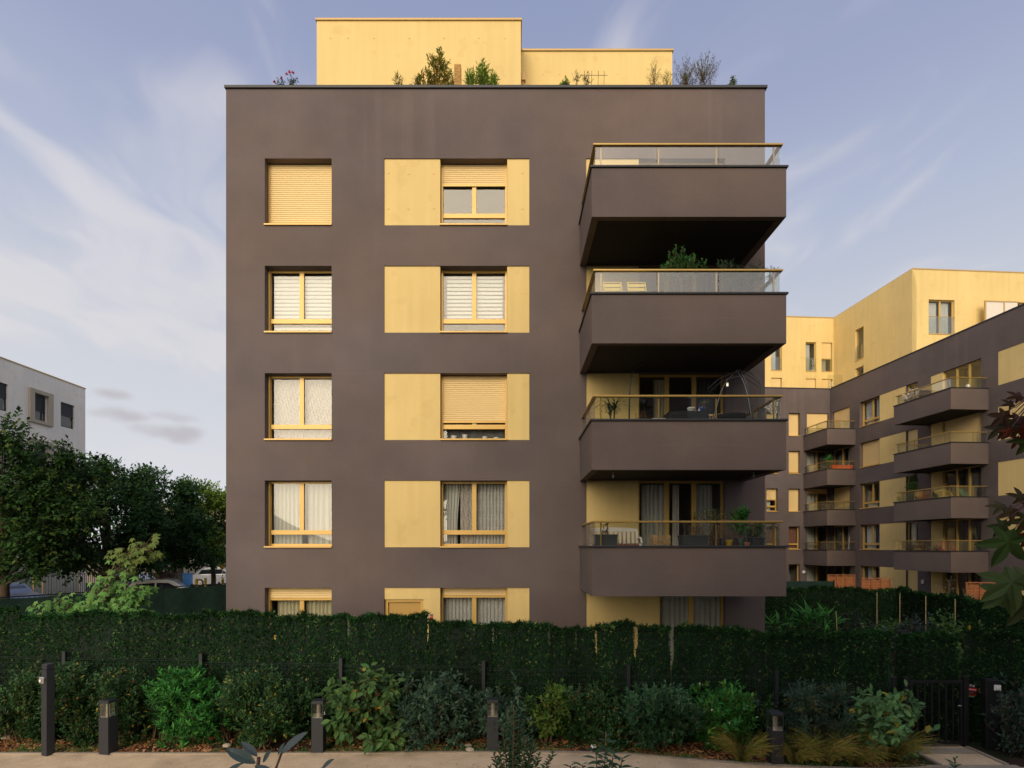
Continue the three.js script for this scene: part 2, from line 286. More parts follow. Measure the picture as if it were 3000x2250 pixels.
function tree(label, [x, z], o) {
  const r = rng(o.seed), t = thing(o.name ?? 'street_tree', label, 'tree', [x, 0, z], 0, o.group);
  part('trunk', tube([[0, -.1, 0], [.05, o.bole * .5, .03], [-.02, o.bole, 0], [.03, o.bole + (o.h - o.bole) * .4, .05]], o.tr, 12, 8), M.bark, t);
  const blobs = [], tw = []; const R = o.r, hh = o.h - o.bole;
  for (let i = 0; i < o.nb; i++) { const a = i * 2.4 + r(), v = (i + .5) / o.nb, q = R * (.35 + .45 * r()) * Math.sqrt(1 - Math.pow(Math.abs(v - .42) * 1.45, 2)), y = o.bole + hh * (.06 + v * .80); blobs.push([Math.cos(a) * q, y, Math.sin(a) * q, R * (.26 + .16 * r()) * (v > .8 ? .8 : 1), .72]); const s = V(0, o.bole * (.8 + .5 * v), 0), e = V(Math.cos(a) * q, y, Math.sin(a) * q), m = s.clone().lerp(e, .5).add(V(0, -.15 * r(), 0)); stick(tw, s, m, .06, .04); stick(tw, m, e, .04, .015); }
  const { leaves } = twigs(r, blobs, { n: o.n, k: 9, twig: .5, L: o.L ?? .15, w: .62, shape: SHAPES.quad, pal: o.pal, odd: o.odd, out: .9, up: .25, core: .34, droop: -.25, va: .16 });
  part('branch', tw, M.bark, t); part('crown', leaves, M.leaf, t).userData = { kind: 'stuff' };
  return t;
}
const G = {
  dark: [[.020, .058, .018, 3], [.028, .078, .022, 2], [.042, .105, .028, 1]], street: [[.023, .061, .013, 3], [.033, .080, .015, 2], [.016, .044, .011, 2]],
  bright: [[.035, .155, .030, 3], [.055, .20, .035, 1.5], [.025, .11, .022, 1.5]], mid: [[.055, .115, .035, 3], [.075, .145, .040, 2], [.04, .085, .03, 1]], grey: [[.042, .085, .050, 3], [.070, .125, .075, 2], [.028, .060, .036, 1.5]],
  lime: [[.085, .150, .022, 2], [.055, .110, .022, 2], [.10, .16, .03, 1]], odd: [[.22, .14, .02], [.20, .07, .03], [.26, .20, .03]], sweet: [[.085, .19, .045, 3], [.11, .225, .055, 2], [.05, .125, .03, 2.5]],
};
// a curtain: a hanging sheet with folds, from (0, 0) to (w, h), facing +z
function drape(w, h, folds, amp, seed, gather = 0) {
  const r = rng(seed), nx = Math.max(8, Math.round(folds * 6)), ny = 6, g = new THREE.PlaneGeometry(w, h, nx, ny), p = g.attributes.position, ph = r() * 6;
  for (let i = 0; i < p.count; i++) { const u = p.getX(i) / w + .5, v = p.getY(i) / h + .5; p.setXYZ(i, (gather ? u * (1 - gather * smooth(1, .3, v) * .5) : u) * w, v * h, amp * (Math.sin(u * folds * 6.283 + ph + .5 * Math.sin(u * 9 + ph)) + .35 * Math.sin(u * folds * 13 + v * 1.5))); }
  g.computeVertexNormals(); return g;
}
function slats(w, h, pitch = .052) {                                     // roller shutter curtain: rounded slats with grooves, facing +z
  const n = Math.max(1, Math.round(h / pitch)), pr = []; for (let i = 0; i < n; i++) for (const [a, z] of [[.02, 0], [.10, .010], [.45, .014], [.80, .010], [.96, 0]]) pr.push([(i + a) / n * h, z]);
  const pos = [], idx = []; for (const [y, z] of pr) pos.push(0, y, z, w, y, z); for (let i = 0; i < pr.length - 1; i++) { const a = 2 * i; idx.push(a, a + 1, a + 2, a + 1, a + 3, a + 2); }
  const g = new THREE.BufferGeometry(); g.setAttribute('position', new THREE.Float32BufferAttribute(pos, 3)); g.setIndex(idx); g.computeVertexNormals(); return g;
}
// a window of the development: low fixed light, transom, two casements, guide rails and roller shutter. Group origin: lower left corner of the opening at the wall face
function makeWindow(parent, x, y, w, h, o = {}) {
  const t = sub('window', parent, [x, y, 0]), Z = -(o.recess ?? .33), fw = .055, fd = .06, door = o.door, G1 = Z + fd * .45;
  const H = h - .035, y0 = .035, tr = door ? 0 : o.noTransom ? 0 : .30, mat = o.frame ?? M.frame;
  const fr = [box(0, y0, Z, fw, y0 + H, Z + fd), box(w - fw, y0, Z, w, y0 + H, Z + fd), box(fw, y0, Z, w - fw, y0 + fw, Z + fd), box(fw, y0 + H - fw, Z, w - fw, y0 + H, Z + fd)];
  if (tr) fr.push(box(fw, y0 + tr, Z, w - fw, y0 + tr + .115, Z + fd + .012));
  const cols = o.cols ?? 2, lo = tr ? y0 + tr + .115 : y0 + fw, hi = y0 + H - fw, cw = (w - 2 * fw) / cols;
  for (let i = 1; i < cols; i++) fr.push(box(fw + cw * i - .055, lo, Z, fw + cw * i + .055, hi, Z + fd + .012));
  part('frame', fr, mat, t);
  if (o.rails !== false && !door) for (const a of [.004, w - .044]) part('guide_rail', box(a, y0 + .001, Z + fd + .014, a + .04, y0 + H - .001, Z + fd + .05), mat, t);
  const pane = (a, b, c, d) => part('glass_pane', box(a, b, G1, c, d, G1 + .006), M.glass, t);
  if (tr) pane(fw, y0 + fw, w - fw, y0 + tr);
  for (let i = 0; i < cols; i++) if (!(o.open && i === o.open)) pane(fw + cw * i + (i ? .055 : 0), lo, fw + cw * (i + 1) - (i < cols - 1 ? .055 : 0), hi);
  if (o.sill !== false) part('sill', rbox(-.008, -.012, Z - .0, w + .008, .032, .045, .006, 1), M.sill, t);
  if (o.shutter) {
    const sh = (H - .01) * o.shutter, top = y0 + H - .005, s = slats(w - .09, sh); s.translate(.045, top - sh, Z + fd + .022); part('roller_shutter', s, o.shutterMat ?? M.shutter, t);
    if (o.shutter < .97) part('bottom_rail', box(.046, top - sh - .055, Z + fd + .018, w - .046, top - sh - .001, Z + fd + .044), mat, t);
  }
  const zc = Z - .12, sheet = (name, a, b, c, d, m, folds = 7, amp = .025, seed = 1, ga = 0) => { const g = drape(c - a, d - b, folds, amp, seed, ga); g.translate(a, b, zc); part(name, g, m, t); };
  for (const [a, b, c, d, m, folds, amp, ga] of o.curtains ?? []) sheet('curtain', a * w, b * h + .04, c * w, d * h - .04, m, folds, amp, Math.round(x * 100 + y * 10 + a * 77) + 500, ga);
  if (o.zebra) for (const [a, c] of o.zebra) { const gs = []; const p = .105, n = Math.floor((H - (o.zebraLow ?? .1)) / p); for (let i = 0; i < n; i++) gs.push(box(a * w, y0 + H - .09 - (i + 1) * p + .036, Z - .07, c * w, y0 + H - .09 - i * p, Z - .066)); const bl = part('zebra_blind', gs, M.blind, t); bl.userData = { kind: 'stuff' }; if (!o.zebraOpen) part('blind_sheer', box(a * w + .001, y0 + H - .09 - n * p, Z - .078, c * w - .001, y0 + H - .085, Z - .075), M.blindSheer, t); }
  const D = o.deep ?? 2.2, k = .35, rm = new THREE.BoxGeometry(w + 2 * k, h + .5, D); rm.translate(w / 2, h / 2, -D / 2 - .402);
  const q = rm.toNonIndexed(), keep = []; for (let i = 0; i < q.attributes.position.count; i += 3) if (q.attributes.normal.getZ(i) < .5) for (let j = 0; j < 3; j++) keep.push(q.attributes.position.getX(i + j), q.attributes.position.getY(i + j), q.attributes.position.getZ(i + j));
  const rg = new THREE.BufferGeometry(); rg.setAttribute('position', new THREE.Float32BufferAttribute(keep, 3)); rg.computeVertexNormals(); part('room', rg, M.room, t);
  return t;
}
// a balcony: apron walls with slab, coping, glass guard with posts and handrail. Origin on the wall face at the coping's height, it juts out along +z
function makeBalcony(parent, pos, turn, w, d, o = {}) {
  const t = sub('balcony', parent, pos, turn), B = -1.12, th = .16, F = -.45;
  part('apron', [box(0, B, d - th, w, -.045, d), box(0, B, .003, th, -.045, d - th), box(w - th, B, .003, w, -.045, d - th)], M.stucco, t);
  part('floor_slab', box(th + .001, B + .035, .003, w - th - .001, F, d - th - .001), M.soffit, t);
  part('coping', [rbox(-.035, -.043, d - th - .03, w + .035, .0, d + .04, .006, 1), rbox(-.035, -.043, .003, th + .02, -.001, d - th - .032, .006, 1), rbox(w - th - .02, -.043, .003, w + .035, -.001, d - th - .032, .006, 1)], M.coping, t);
  const zi = d - .10, xi = .09, hg = .505, n = o.panes ?? 3, gp = (w - 2 * xi) / n;
  for (let i = 0; i < n; i++) part('glass_pane', box(xi + gp * i + .006, .012, zi - .005, xi + gp * (i + 1) - .006, hg, zi + .005), M.railGlass, t);
  for (const s of [0, 1]) part('glass_pane', box((s ? w - xi : xi) - .005, .012, .03, (s ? w - xi : xi) + .005, hg, zi - .02), M.railGlass, t);
  for (let i = 0; i <= n; i++) part('post', box(lerp(xi + .13, w - xi - .13, i / n) - .014, -.3, zi - .05, lerp(xi + .13, w - xi - .13, i / n) + .014, hg, zi - .018), M.rail, t);
  for (const s of [0, 1]) part('post', box((s ? w - xi - .05 : xi + .02), -.3, d * .35, (s ? w - xi - .02 : xi + .05), hg, d * .35 + .028), M.rail, t);
  part('handrail', [rbox(xi - .05, hg, zi - .045, w - xi + .05, hg + .042, zi + .045, .008, 1), rbox(xi - .049, hg + .001, .003, xi + .041, hg + .041, zi - .046, .008, 1), rbox(w - xi - .041, hg + .001, .003, w - xi + .049, hg + .041, zi - .046, .008, 1)], M.rail, t);
  return t;
}
// a turned wall face: parts added to it are placed on that face but belong to the building itself
const UP = V(0, 1, 0);
const face = (parent, pos, turn) => ({ add(o) { o.position.applyAxisAngle(UP, turn).add(V(...pos)); o.rotation.y += turn; parent.add(o); } });
const HEAD = (k) => 2.221 + 2.782 * k, CAP = (k) => 3.315 + 2.786 * k;

// ---------------------------------------------------------------- ground, paths
struct('ground', flat([[-220, 120], [220, 120], [220, -380], [-220, -380]], 0), M.ground);
struct('street', flat([[-27.5, 60], [-16.6, 60], [-16.6, -14], [-16.2, -30], [-16.2, -190], [-27.5, -190]], .004), M.asphalt);
{
  const edge = [[-30, 9.16], [-8, 9.15], [-4.3, 9.15], [-.3, 9.20], [.9, 9.20], [1.89, 9.11], [2.70, 8.90], [3.57, 8.72], [4.6, 8.56], [5.6, 8.50], [6.42, 8.60]];
  const c = new THREE.CatmullRomCurve3(edge.map(([x, d]) => V(x, 0, -d))).getPoints(90);
  const near = [[30, -6.9], [30, -8.62], [7.44, -8.62]];
  struct('path', flat([...c.map((p) => [p.x, p.z]), [6.42, -8.62], ...near.slice().reverse(), [-30, -6.9]].map((q) => q), .016), M.gravel);
  const kerb = []; for (let i = 0; i < c.length - 1; i++) { const a = c[i], b = c[i + 1], L = a.distanceTo(b), g = box(-L / 2, -.1, -.03, L / 2, .035, .03); g.rotateY(-Math.atan2(b.z - a.z, b.x - a.x)); g.translate((a.x + b.x) / 2, 0, (a.z + b.z) / 2 - .03); kerb.push(g); }
  struct('kerb', kerb, M.concrete);
  struct('gate_path', flat([[6.46, -8.7], [7.40, -8.7], [7.40, -13.5], [6.46, -13.5]], .012), M.gravel);
  struct('gate_threshold', box(6.47, -.1, -9.42, 7.39, .026, -9.18), M.concrete);
  struct('paving_slab', box(6.1, -.1, -8.70, 7.55, .022, -8.45), M.concrete);
  struct('kerb', [box(6.40, -.1, -9.6, 6.455, .035, -8.71), box(7.405, -.1, -9.6, 7.46, .035, -8.71)], M.concrete);
  struct('planting_bed', flat([[-30, -9.2], [-8, -9.2], [-4.3, -9.2], [-.3, -9.24], [.9, -9.24], [1.89, -9.16], [2.7, -8.95], [3.57, -8.78], [4.6, -8.62], [5.6, -8.57], [6.38, -8.66], [6.38, -11.2], [-30, -11.8]], .006), M.soil);
  struct('planting_bed', flat([[7.47, -8.66], [30, -8.66], [30, -11], [7.47, -11]], .006), M.soil);
}

// ---------------------------------------------------------------- the main apartment building
const FZ = -15.04;
const house = thing('apartment_building', 'five-storey dark brown apartment building with gold panels and four stacked balconies', 'building', [0, 0, FZ]);
{
  const X0 = -7.41, X1 = 6.555, TOP = 15.15, holes = [], rows = [0, 1, 2, 3, 4];
  for (const k of rows) {
    const y1 = HEAD(k), y0 = k ? y1 - 1.733 : .5;
    holes.push([-6.409, y0, -4.674, y1]);
    holes.push([-3.314, k ? y0 : .02, .451, y1]);
    holes.push([1.92, k ? CAP(k - 1) - .43 : .02, 5.53, y1]);
  }
  part('wall', wallGeo(X0, X1, 0, TOP, holes, .4), M.stucco, house);
  part('wall', [box(X0, 0, -12, X0 + .3, TOP, -.401), box(X1 - .3, 0, -12, X1, TOP, -.401), box(X0 + .301, 0, -12, X1 - .301, TOP, -11.7)], M.stucco, house);
  part('coping', [rbox(X0 - .03, TOP, -.38, X1 + .05, TOP + .07, .05, .008, 1), rbox(X0 - .03, TOP + .001, -12.03, X0 + .36, TOP + .069, -.382, .008, 1), rbox(X1 - .36, TOP + .001, -12.03, X1 + .05, TOP + .069, -.382, .008, 1)], M.coping, house);
  part('roof_terrace', box(X0 + .301, 13.95, -11.69, X1 - .301, 14.2, -.401), M.roofing, house);
  // the set-back top floor, in two blocks
  part('penthouse_wall', box(-5.518, 14.201, -8.4, .25, 18.14, -1.36), M.gold, house);
  part('penthouse_coping', rbox(-5.55, 18.141, -8.43, .285, 18.20, -1.32, .008, 1), M.goldCoping, house);
  part('penthouse_wall', box(.251, 14.201, -8.4, 4.806, 18.13, -2.36), M.gold, house);
  part('penthouse_coping', rbox(.288, 18.131, -8.43, 4.84, 18.19, -2.32, .008, 1), M.goldCoping, house);
  part('downpipe', [bar([.32, 14.21, -1.95], [.32, 16.9, -1.95], .035, .035, 8), rbox(.27, 16.9, -2.02, .40, 17.12, -1.88, .01, 1)], M.goldCoping, house);
  const plug = (x, y, z, r = .028) => { const g = new THREE.CylinderGeometry(r, r * 1.1, .012, 10); g.rotateX(Math.PI / 2); g.translate(x, y, z); return g; };
  const plugM = std([.72, .53, .21], .9);
  for (const px of [480, 547, 645, 780, 912, 1045, 1145]) part('tie_plug', plug(-5.518 + (px - 428) / 777 * 5.768, 17.66, -1.358), plugM, house);
  for (const px of [1225, 1290, 1352, 1448, 1572]) part('tie_plug', plug(.25 + (px - 1203) / 579 * 4.556, 17.45, -2.358, .024), plugM, house);
  // gold panels beside the middle windows
  for (const k of rows) {
    const y1 = HEAD(k) - .004, y0 = k ? HEAD(k) - 1.731 : .02;
    if (k) part('gold_panel', box(-3.312, y0, -.39, -1.866, y1, -.028), M.gold, house);
    else {
      part('gold_panel', [box(-3.312, 1.921, -.39, -1.866, y1, -.028), box(-2.300, .02, -.39, -1.866, 1.92, -.028)], M.gold, house);
      const d = sub('door', house, [-3.31, .02, 0]);
      part('door_frame', [box(0, 0, -.22, .075, 1.90, -.10), box(.93, 0, -.22, 1.005, 1.90, -.10), box(.075, 1.825, -.22, .93, 1.90, -.10)], M.frame, d);
      part('door_leaf', box(.078, .01, -.215, .927, 1.822, -.16), std([.50, .31, .075], .5), d);
      part('door_handle', [box(.84, .92, -.16, .87, 1.06, -.15), bar([.855, 1.0, -.15], [.855, 1.0, -.115], .009), bar([.86, 1.0, -.115], [.75, 1.0, -.115], .009)], M.steel, d);
    }
    part('gold_panel', box(-.124, y0, -.39, .449, y1, -.028), M.gold, house);
    if (k === 4) for (const [x, y] of [[-3.21, 13.0], [-2.68, 12.98], [-2.03, 12.98], [-3.21, 12.07], [-2.69, 12.07], [-2.03, 12.08], [.27, 12.99], [.27, 12.07]]) part('tie_plug', plug(x, y, -.026, .032), plugM, house);
  }
  const c2 = (m, f = 9) => [[.03, .02, .49, 1, m, f, .028], [.51, .02, .97, 1, m, f, .028]];
  // left column
  const A = (k, o) => makeWindow(house, -6.409, k ? HEAD(k) - 1.733 : .5, 1.735, k ? 1.733 : 1.72, o);
  A(4, { shutter: 1 });
  A(3, { zebra: [[.05, .97]], zebraLow: .12 });
  A(2, { curtains: [[.03, .02, .97, 1, M.warmLace, 4, .012]] });
  A(1, { curtains: [[.03, .02, .47, 1, M.cream2, 7, .03], [.56, .02, .97, 1, M.cream2, 5, .035]] });
  A(0, { shutter: .17, curtains: [[.1, 0, .46, .95, M.cream, 6, .03], [.54, 0, .97, .95, M.cream, 7, .03]] });
  // middle column
  const Bw = (k, o) => makeWindow(house, -1.862, k ? HEAD(k) - 1.733 : .25, 1.734, k ? 1.733 : 1.967, o);
  Bw(4, { shutter: .31, curtains: [] });
  Bw(3, { zebra: [[.075, .46], [.54, .93]], zebraLow: .5, zebraOpen: 1, curtains: [] });
  Bw(2, { shutter: .70, curtains: [[.02, .02, .97, .8, M.greyCurtain, 5, .02]] });
  Bw(1, { curtains: [[.02, .02, .27, 1, M.sheer, 5, .03, .3], [.28, .02, .5, 1, M.warmLace, 3, .015], [.5, .02, .97, 1, M.lace, 9, .03]] });
  Bw(0, { shutter: .11, curtains: c2(M.lace, 8) });
  // glazed openings behind the balconies
  for (const k of rows) {
    const y0 = k ? CAP(k - 1) - .428 : .022, y1 = HEAD(k), h = y1 - y0, split = k ? 3.29 : 3.835, w = 5.528 - split;
    part('gold_panel', box(1.922, y0, -.39, split, y1 - .004, -.028), M.gold, house);
    makeWindow(house, split + .002, y0, w, h, { door: 1, recess: .22, cols: k ? 3 : 2, open: k === 1 ? 1 : 0, sill: false, curtains: [[[.02, 0, .98, .98, M.sheer, 12, .03]], [[.06, 0, .36, .98, M.sheer, 6, .03], [.42, 0, .50, .98, M.sheer, 3, .03], [.66, 0, .9, .98, M.sheer, 5, .03]], [[.2, 0, .34, .98, M.cream, 4, .03], [.7, 0, .95, .98, M.greyCurtain, 5, .03]], [[.5, 0, .97, .98, M.greyCurtain, 8, .03]], [[.5, 0, .9, .98, M.greyCurtain, 6, .03]]][k] });
  }
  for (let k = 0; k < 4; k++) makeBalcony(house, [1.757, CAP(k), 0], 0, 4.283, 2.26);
  for (const x of [2.35, 5.62]) part('soffit_hook', [bar([x, CAP(1) - 1.12 + .035, 1.55], [x, CAP(1) - 1.22, 1.55], .008), bar([x - .035, CAP(1) - 1.17, 1.55], [x + .035, CAP(1) - 1.17, 1.55], .008)], M.steel, house);
}
{ // small alarm sticker by the ground-floor door
  const cv = document.createElement('canvas'); cv.width = 128; cv.height = 256; const c = cv.getContext('2d');
  c.fillStyle = '#2a1a18'; c.fillRect(0, 0, 128, 256); c.fillStyle = '#b3161c'; c.fillRect(0, 70, 128, 90); c.fillStyle = '#fff'; c.font = 'bold 30px sans-serif'; c.textAlign = 'center'; c.fillText('Alarme', 64, 126); c.fillStyle = '#8c1015'; c.fillRect(12, 190, 104, 24); c.fillStyle = '#ddd'; c.beginPath(); c.arc(38, 36, 16, 0, 7); c.arc(90, 36, 16, 0, 7); c.fill();
  const t = new THREE.CanvasTexture(cv); t.colorSpace = THREE.SRGBColorSpace; globalThis.alarmTex = t;
  const s = thing('alarm_sticker', 'small red alarm sticker on the gold wall beside the ground-floor door', 'sign', [-2.09, 1.38, FZ - .026]);
  part('sticker_sheet', box(-.042, 0, 0, .042, .155, .004), M.black, s);
  const f = new THREE.PlaneGeometry(.08, .15); f.translate(0, .0775, .006); part('printed_face', f, std([1, 1, 1], .4, { map: t }), s, true);
}

// ---------------------------------------------------------------- the L-shaped block across the courtyard
const block = thing('apartment_building', 'L-shaped dark brown apartment block with gold top storeys and corner balconies across the courtyard', 'building', [23.5, -.25, -42.9], .0728);
{
  const TOP = 15.15, rows = [0, 1, 2, 3, 4], y0w = (k) => HEAD(k) - 1.70, y0d = (k) => k ? CAP(k - 1) - .43 : .02;
  // back range, facing the camera: u = local x
  const bh = [], winB = [[-11.4, -10.55], [-9.7, -8.85], [-6.6, -5.75], [-4.85, -4.0], [-3.16, -2.3]];
  for (const k of rows) { for (const [a, b] of winB) bh.push([a, k ? y0w(k) : .3, b, HEAD(k)]); bh.push([-1.77, y0d(k), -.11, HEAD(k)]); }
  part('wall', wallGeo(-14, -.001, 0, TOP, bh), M.stucco, block);
  // side wing, facing left: u = local z
  const wing = face(block, [0, 0, 0], -Math.PI / 2), wh = [];
  for (const k of rows) { wh.push([.3, y0d(k), 2.24, HEAD(k)]); wh.push([3.28, y0w(k), 7.49, HEAD(k)]); wh.push([7.50, y0d(k), 8.42, HEAD(k)]); wh.push([9.4, y0d(k), 12.72, HEAD(k)]); wh.push([13.68, y0w(k), 18.6, HEAD(k)]); wh.push([20.4, y0w(k), 24.6, HEAD(k)]); }
  part('wall', wallGeo(0, 26, 0, TOP, wh), M.stucco, wing);
  part('wall', [box(.301, 0, 25.7, 12, TOP, 26), box(11.7, 0, -13, 12, TOP, 25.69), box(-14, 0, -13.3, 12, TOP, -13.001), box(-14, 0, -13, -13.7, TOP, -.301)], M.stucco, block);
  part('roof_terrace', [box(.301, 13.95, -12.9, 11.69, 14.2, 25.69), box(-13.69, 13.95, -12.9, .3, 14.2, -.301)], M.roofing, block);
  part('coping', [rbox(-14, TOP, -.35, -.04, TOP + .06, .04, .006, 1), rbox(-.038, TOP + .001, -.35, .35, TOP + .061, 26.03, .006, 1)], M.coping, block);
  const S = (n) => rng(n)();
  // windows of the back range
  for (const k of rows) {
    winB.forEach(([a, b], i) => makeWindow(block, a, k ? y0w(k) : .3, b - a, k ? 1.70 : HEAD(0) - .3, { cols: 1, deep: 1.2, shutter: k === 0 ? 0 : i === 4 ? (k === 1 ? 0 : k === 3 ? .93 : 1) : i === 3 ? (k === 2 ? .48 : k === 1 ? 0 : k === 3 ? .95 : .25) : S(k * 9 + i) > .5 ? 1 : .3, curtains: k === 1 ? [[.05, 0, .95, 1, M.redCurtain, 4, .02]] : k ? [[.05, 0, .6, 1, M.sheer, 4, .02]] : [] }));
    makeWindow(block, -1.77, y0d(k), 1.66, HEAD(k) - y0d(k), { door: 1, cols: 2, deep: 1.2, recess: .2, sill: false, rails: false, shutter: k === 4 ? .99 : k === 2 ? .16 : 0, curtains: k === 4 ? [] : [[.05, 0, .45, .98, M.sheer, 5, .03]] });
  }
  // windows and gold panels of the wing
  for (const k of rows) {
    const y = y0w(k), H = HEAD(k), yd = y0d(k), w = (a, b, yy, o) => makeWindow(wing, a, yy, b - a, H - yy, { deep: 1.2, ...o });
    w(.302, 2.238, yd, { door: 1, recess: .2, sill: false, rails: false, shutter: k === 4 || k === 2 ? .99 : 0, curtains: k === 3 || k === 1 ? [[.1, 0, .5, .98, M.greyCurtain, 5, .03], [.7, 0, .95, .98, M.sheer, 4, .03]] : [] });
    w(3.282, 5.188, y, { shutter: k === 3 ? .95 : k === 2 ? 0 : 0, curtains: [[[.1, 0, .5, 1, M.sheer, 5, .03]], [[.05, 0, .5, 1, M.sheer, 6, .03], [.55, 0, .95, 1, M.blueCurtain, 6, .03]], [[.1, 0, .6, .3, M.sheer, 5, .02]], [], [[.05, 0, .45, 1, M.lace, 5, .03], [.55, 0, .93, 1, M.lace, 5, .03]]][k] });
    part('gold_panel', box(5.19, y, -.29, 7.488, H - .004, -.02), M.gold, wing);
    if (k) w(7.502, 8.418, yd, { door: 1, cols: 1, recess: .2, sill: false, rails: false, shutter: k === 3 ? .99 : 0, curtains: k === 1 ? [[.1, 0, .5, .98, M.sheer, 3, .03]] : [] });
    else part('gold_panel', box(7.502, yd, -.29, 8.418, H - .004, -.12), M.gold, wing);
    part('gold_panel', box(9.402, yd, -.29, 10.228, H - .004, -.02), M.gold, wing);
    w(10.23, 12.718, yd, { door: 1, cols: 3, recess: .2, sill: false, rails: false, shutter: k === 3 ? .99 : 0, curtains: k === 4 ? [[.86, 0, .97, .98, M.sheer, 3, .03]] : k < 3 ? [[.5, 0, .8, .98, M.greyCurtain, 5, .03]] : [] });
    part('gold_panel', [box(13.682, y, -.29, 15.1, H - .004, -.02), box(15.106, y, -.29, 16.798, H - .004, -.022)], M.gold, wing);
    w(20.402, 22.3, y, { shutter: S(k + 55) > .5 ? .4 : 0, curtains: [[.05, 0, .45, 1, M.sheer, 6, .03]] }); part('gold_panel', box(22.302, y, -.29, 24.598, H - .004, -.02), M.gold, wing);
    w(16.80, 18.598, y, { shutter: k === 0 ? .6 : S(k + 77) });
    if (k < 4) { makeBalcony(wing, [9.15, CAP(k), 0], 0, 4.0, 2.05, { panes: 3 }); makeBalcony(wing, [.08, CAP(k), 0], 0, 2.78, 2.05, { panes: 2 }); }
  }
  // set-back gold storeys
  const pent = block, PT = 21.42;
  const ph = []; for (const k of [0, 1]) { const t = 16.64 + 2.85 * k; for (const [a, b] of [[-3.2, -2.32], [-.4, .45], [.9, 1.78], [-7, -6.1]]) ph.push([a, t - 2.29, b, t]); }
  const bw = face(block, [0, 0, -2.44], 0); part('penthouse_wall', wallGeo(-14, 1.869, 14.2, PT, ph), M.gold, bw);
  for (const [a, b, , d] of ph) makeWindow(bw, a, b, ph[0][2] - ph[0][0] - .03, d - b, { cols: 1, door: 1, deep: 1.2, recess: .2, shutter: d < 17 || a === .9 ? (d < 17 ? .99 : .55) : 0, curtains: [[.05, 0, .6, .98, M.sheer, 4, .03]] });
  for (const [a, b, , d] of ph) if (d > 17) part('glass_guard', box(a + .02, b + .05, .006, a + .86, b + 1.05, .016), M.railGlass, bw);
  const sw = face(block, [1.87, 0, -2.44], -Math.PI / 2), sh = [[2.55, 14.35, 3.48, 16.64], [2.55, 17.2, 3.48, 19.49]];
  part('penthouse_wall', wallGeo(0, 8.09, 14.2, PT, sh), M.gold, sw);
  for (const [a, b, c, d] of sh) { makeWindow(sw, a, b, c - a, d - b, { cols: 1, door: 1, deep: 1, recess: .2 }); if (d > 17) part('glass_guard', box(a + .02, b + .05, .006, c - .02, b + 1.05, .016), M.railGlass, sw); }
  const fw = face(block, [0, 0, 5.65], 0), fh = [[3.01, 17.25, 4.79, 19.49], [8.69, 17.25, 10.4, 19.49]];
  part('penthouse_wall', wallGeo(1.872, 11.69, 14.2, PT, fh), M.gold, fw);
  for (const [a, b, c, d] of fh) { makeWindow(fw, a, b, c - a, d - b, { door: 1, deep: 1.2, recess: .22, curtains: [[.03, 0, .45, .98, M.sheer, 6, .03], [.52, 0, .9, .98, M.sheer, 6, .03]] }); part('glass_guard', box(a + .02, b + .05, .006, c - .02, b + 1.1, .016), M.railGlass, fw); part('guard_rail', rbox(a + .01, b + 1.1, 0, c - .01, b + 1.14, .03, .005, 1), M.rail, fw); }
  part('terrace_screen', [box(6.24, 14.25, .6, 6.34, 19.24, .68), box(7.53, 14.25, .6, 7.61, 19.24, .68), box(6.34, 19.16, .6, 7.53, 19.24, .68), box(7.61, 19.18, .6, 8.5, 19.24, .68)], M.goldCoping, fw);
  part('terrace_screen_panel', [box(6.342, 14.25, .63, 7.528, 19.158, .65), box(7.612, 14.25, .63, 8.5, 19.178, .65)], std([.72, .66, .56], .7), fw);
  part('penthouse_roof', [box(1.9, PT - .02, -12.9, 11.68, PT + .05, 5.68), box(-14, PT - .02, -12.9, 1.899, PT + .05, -2.40)], M.goldCoping, pent);
  for (const [x, y, z] of [[-2.05, 1.55, .02], [-5.3, 15.6, -2.42]]) part('wall_lamp', rbox(x - .1, y, z, x + .1, y + .2, z + .08, .02, 2), M.plasticWhite, block);
  part('wall_lamp', rbox(8.78, 1.35, .01, 8.98, 1.57, .09, .02, 2), M.plasticWhite, wing);
  part('glass_guard', box(-.3, 14.9, .0, .9, 16.2, .012), M.railGlass, face(block, [.9, .4, -1.2], 0));
}

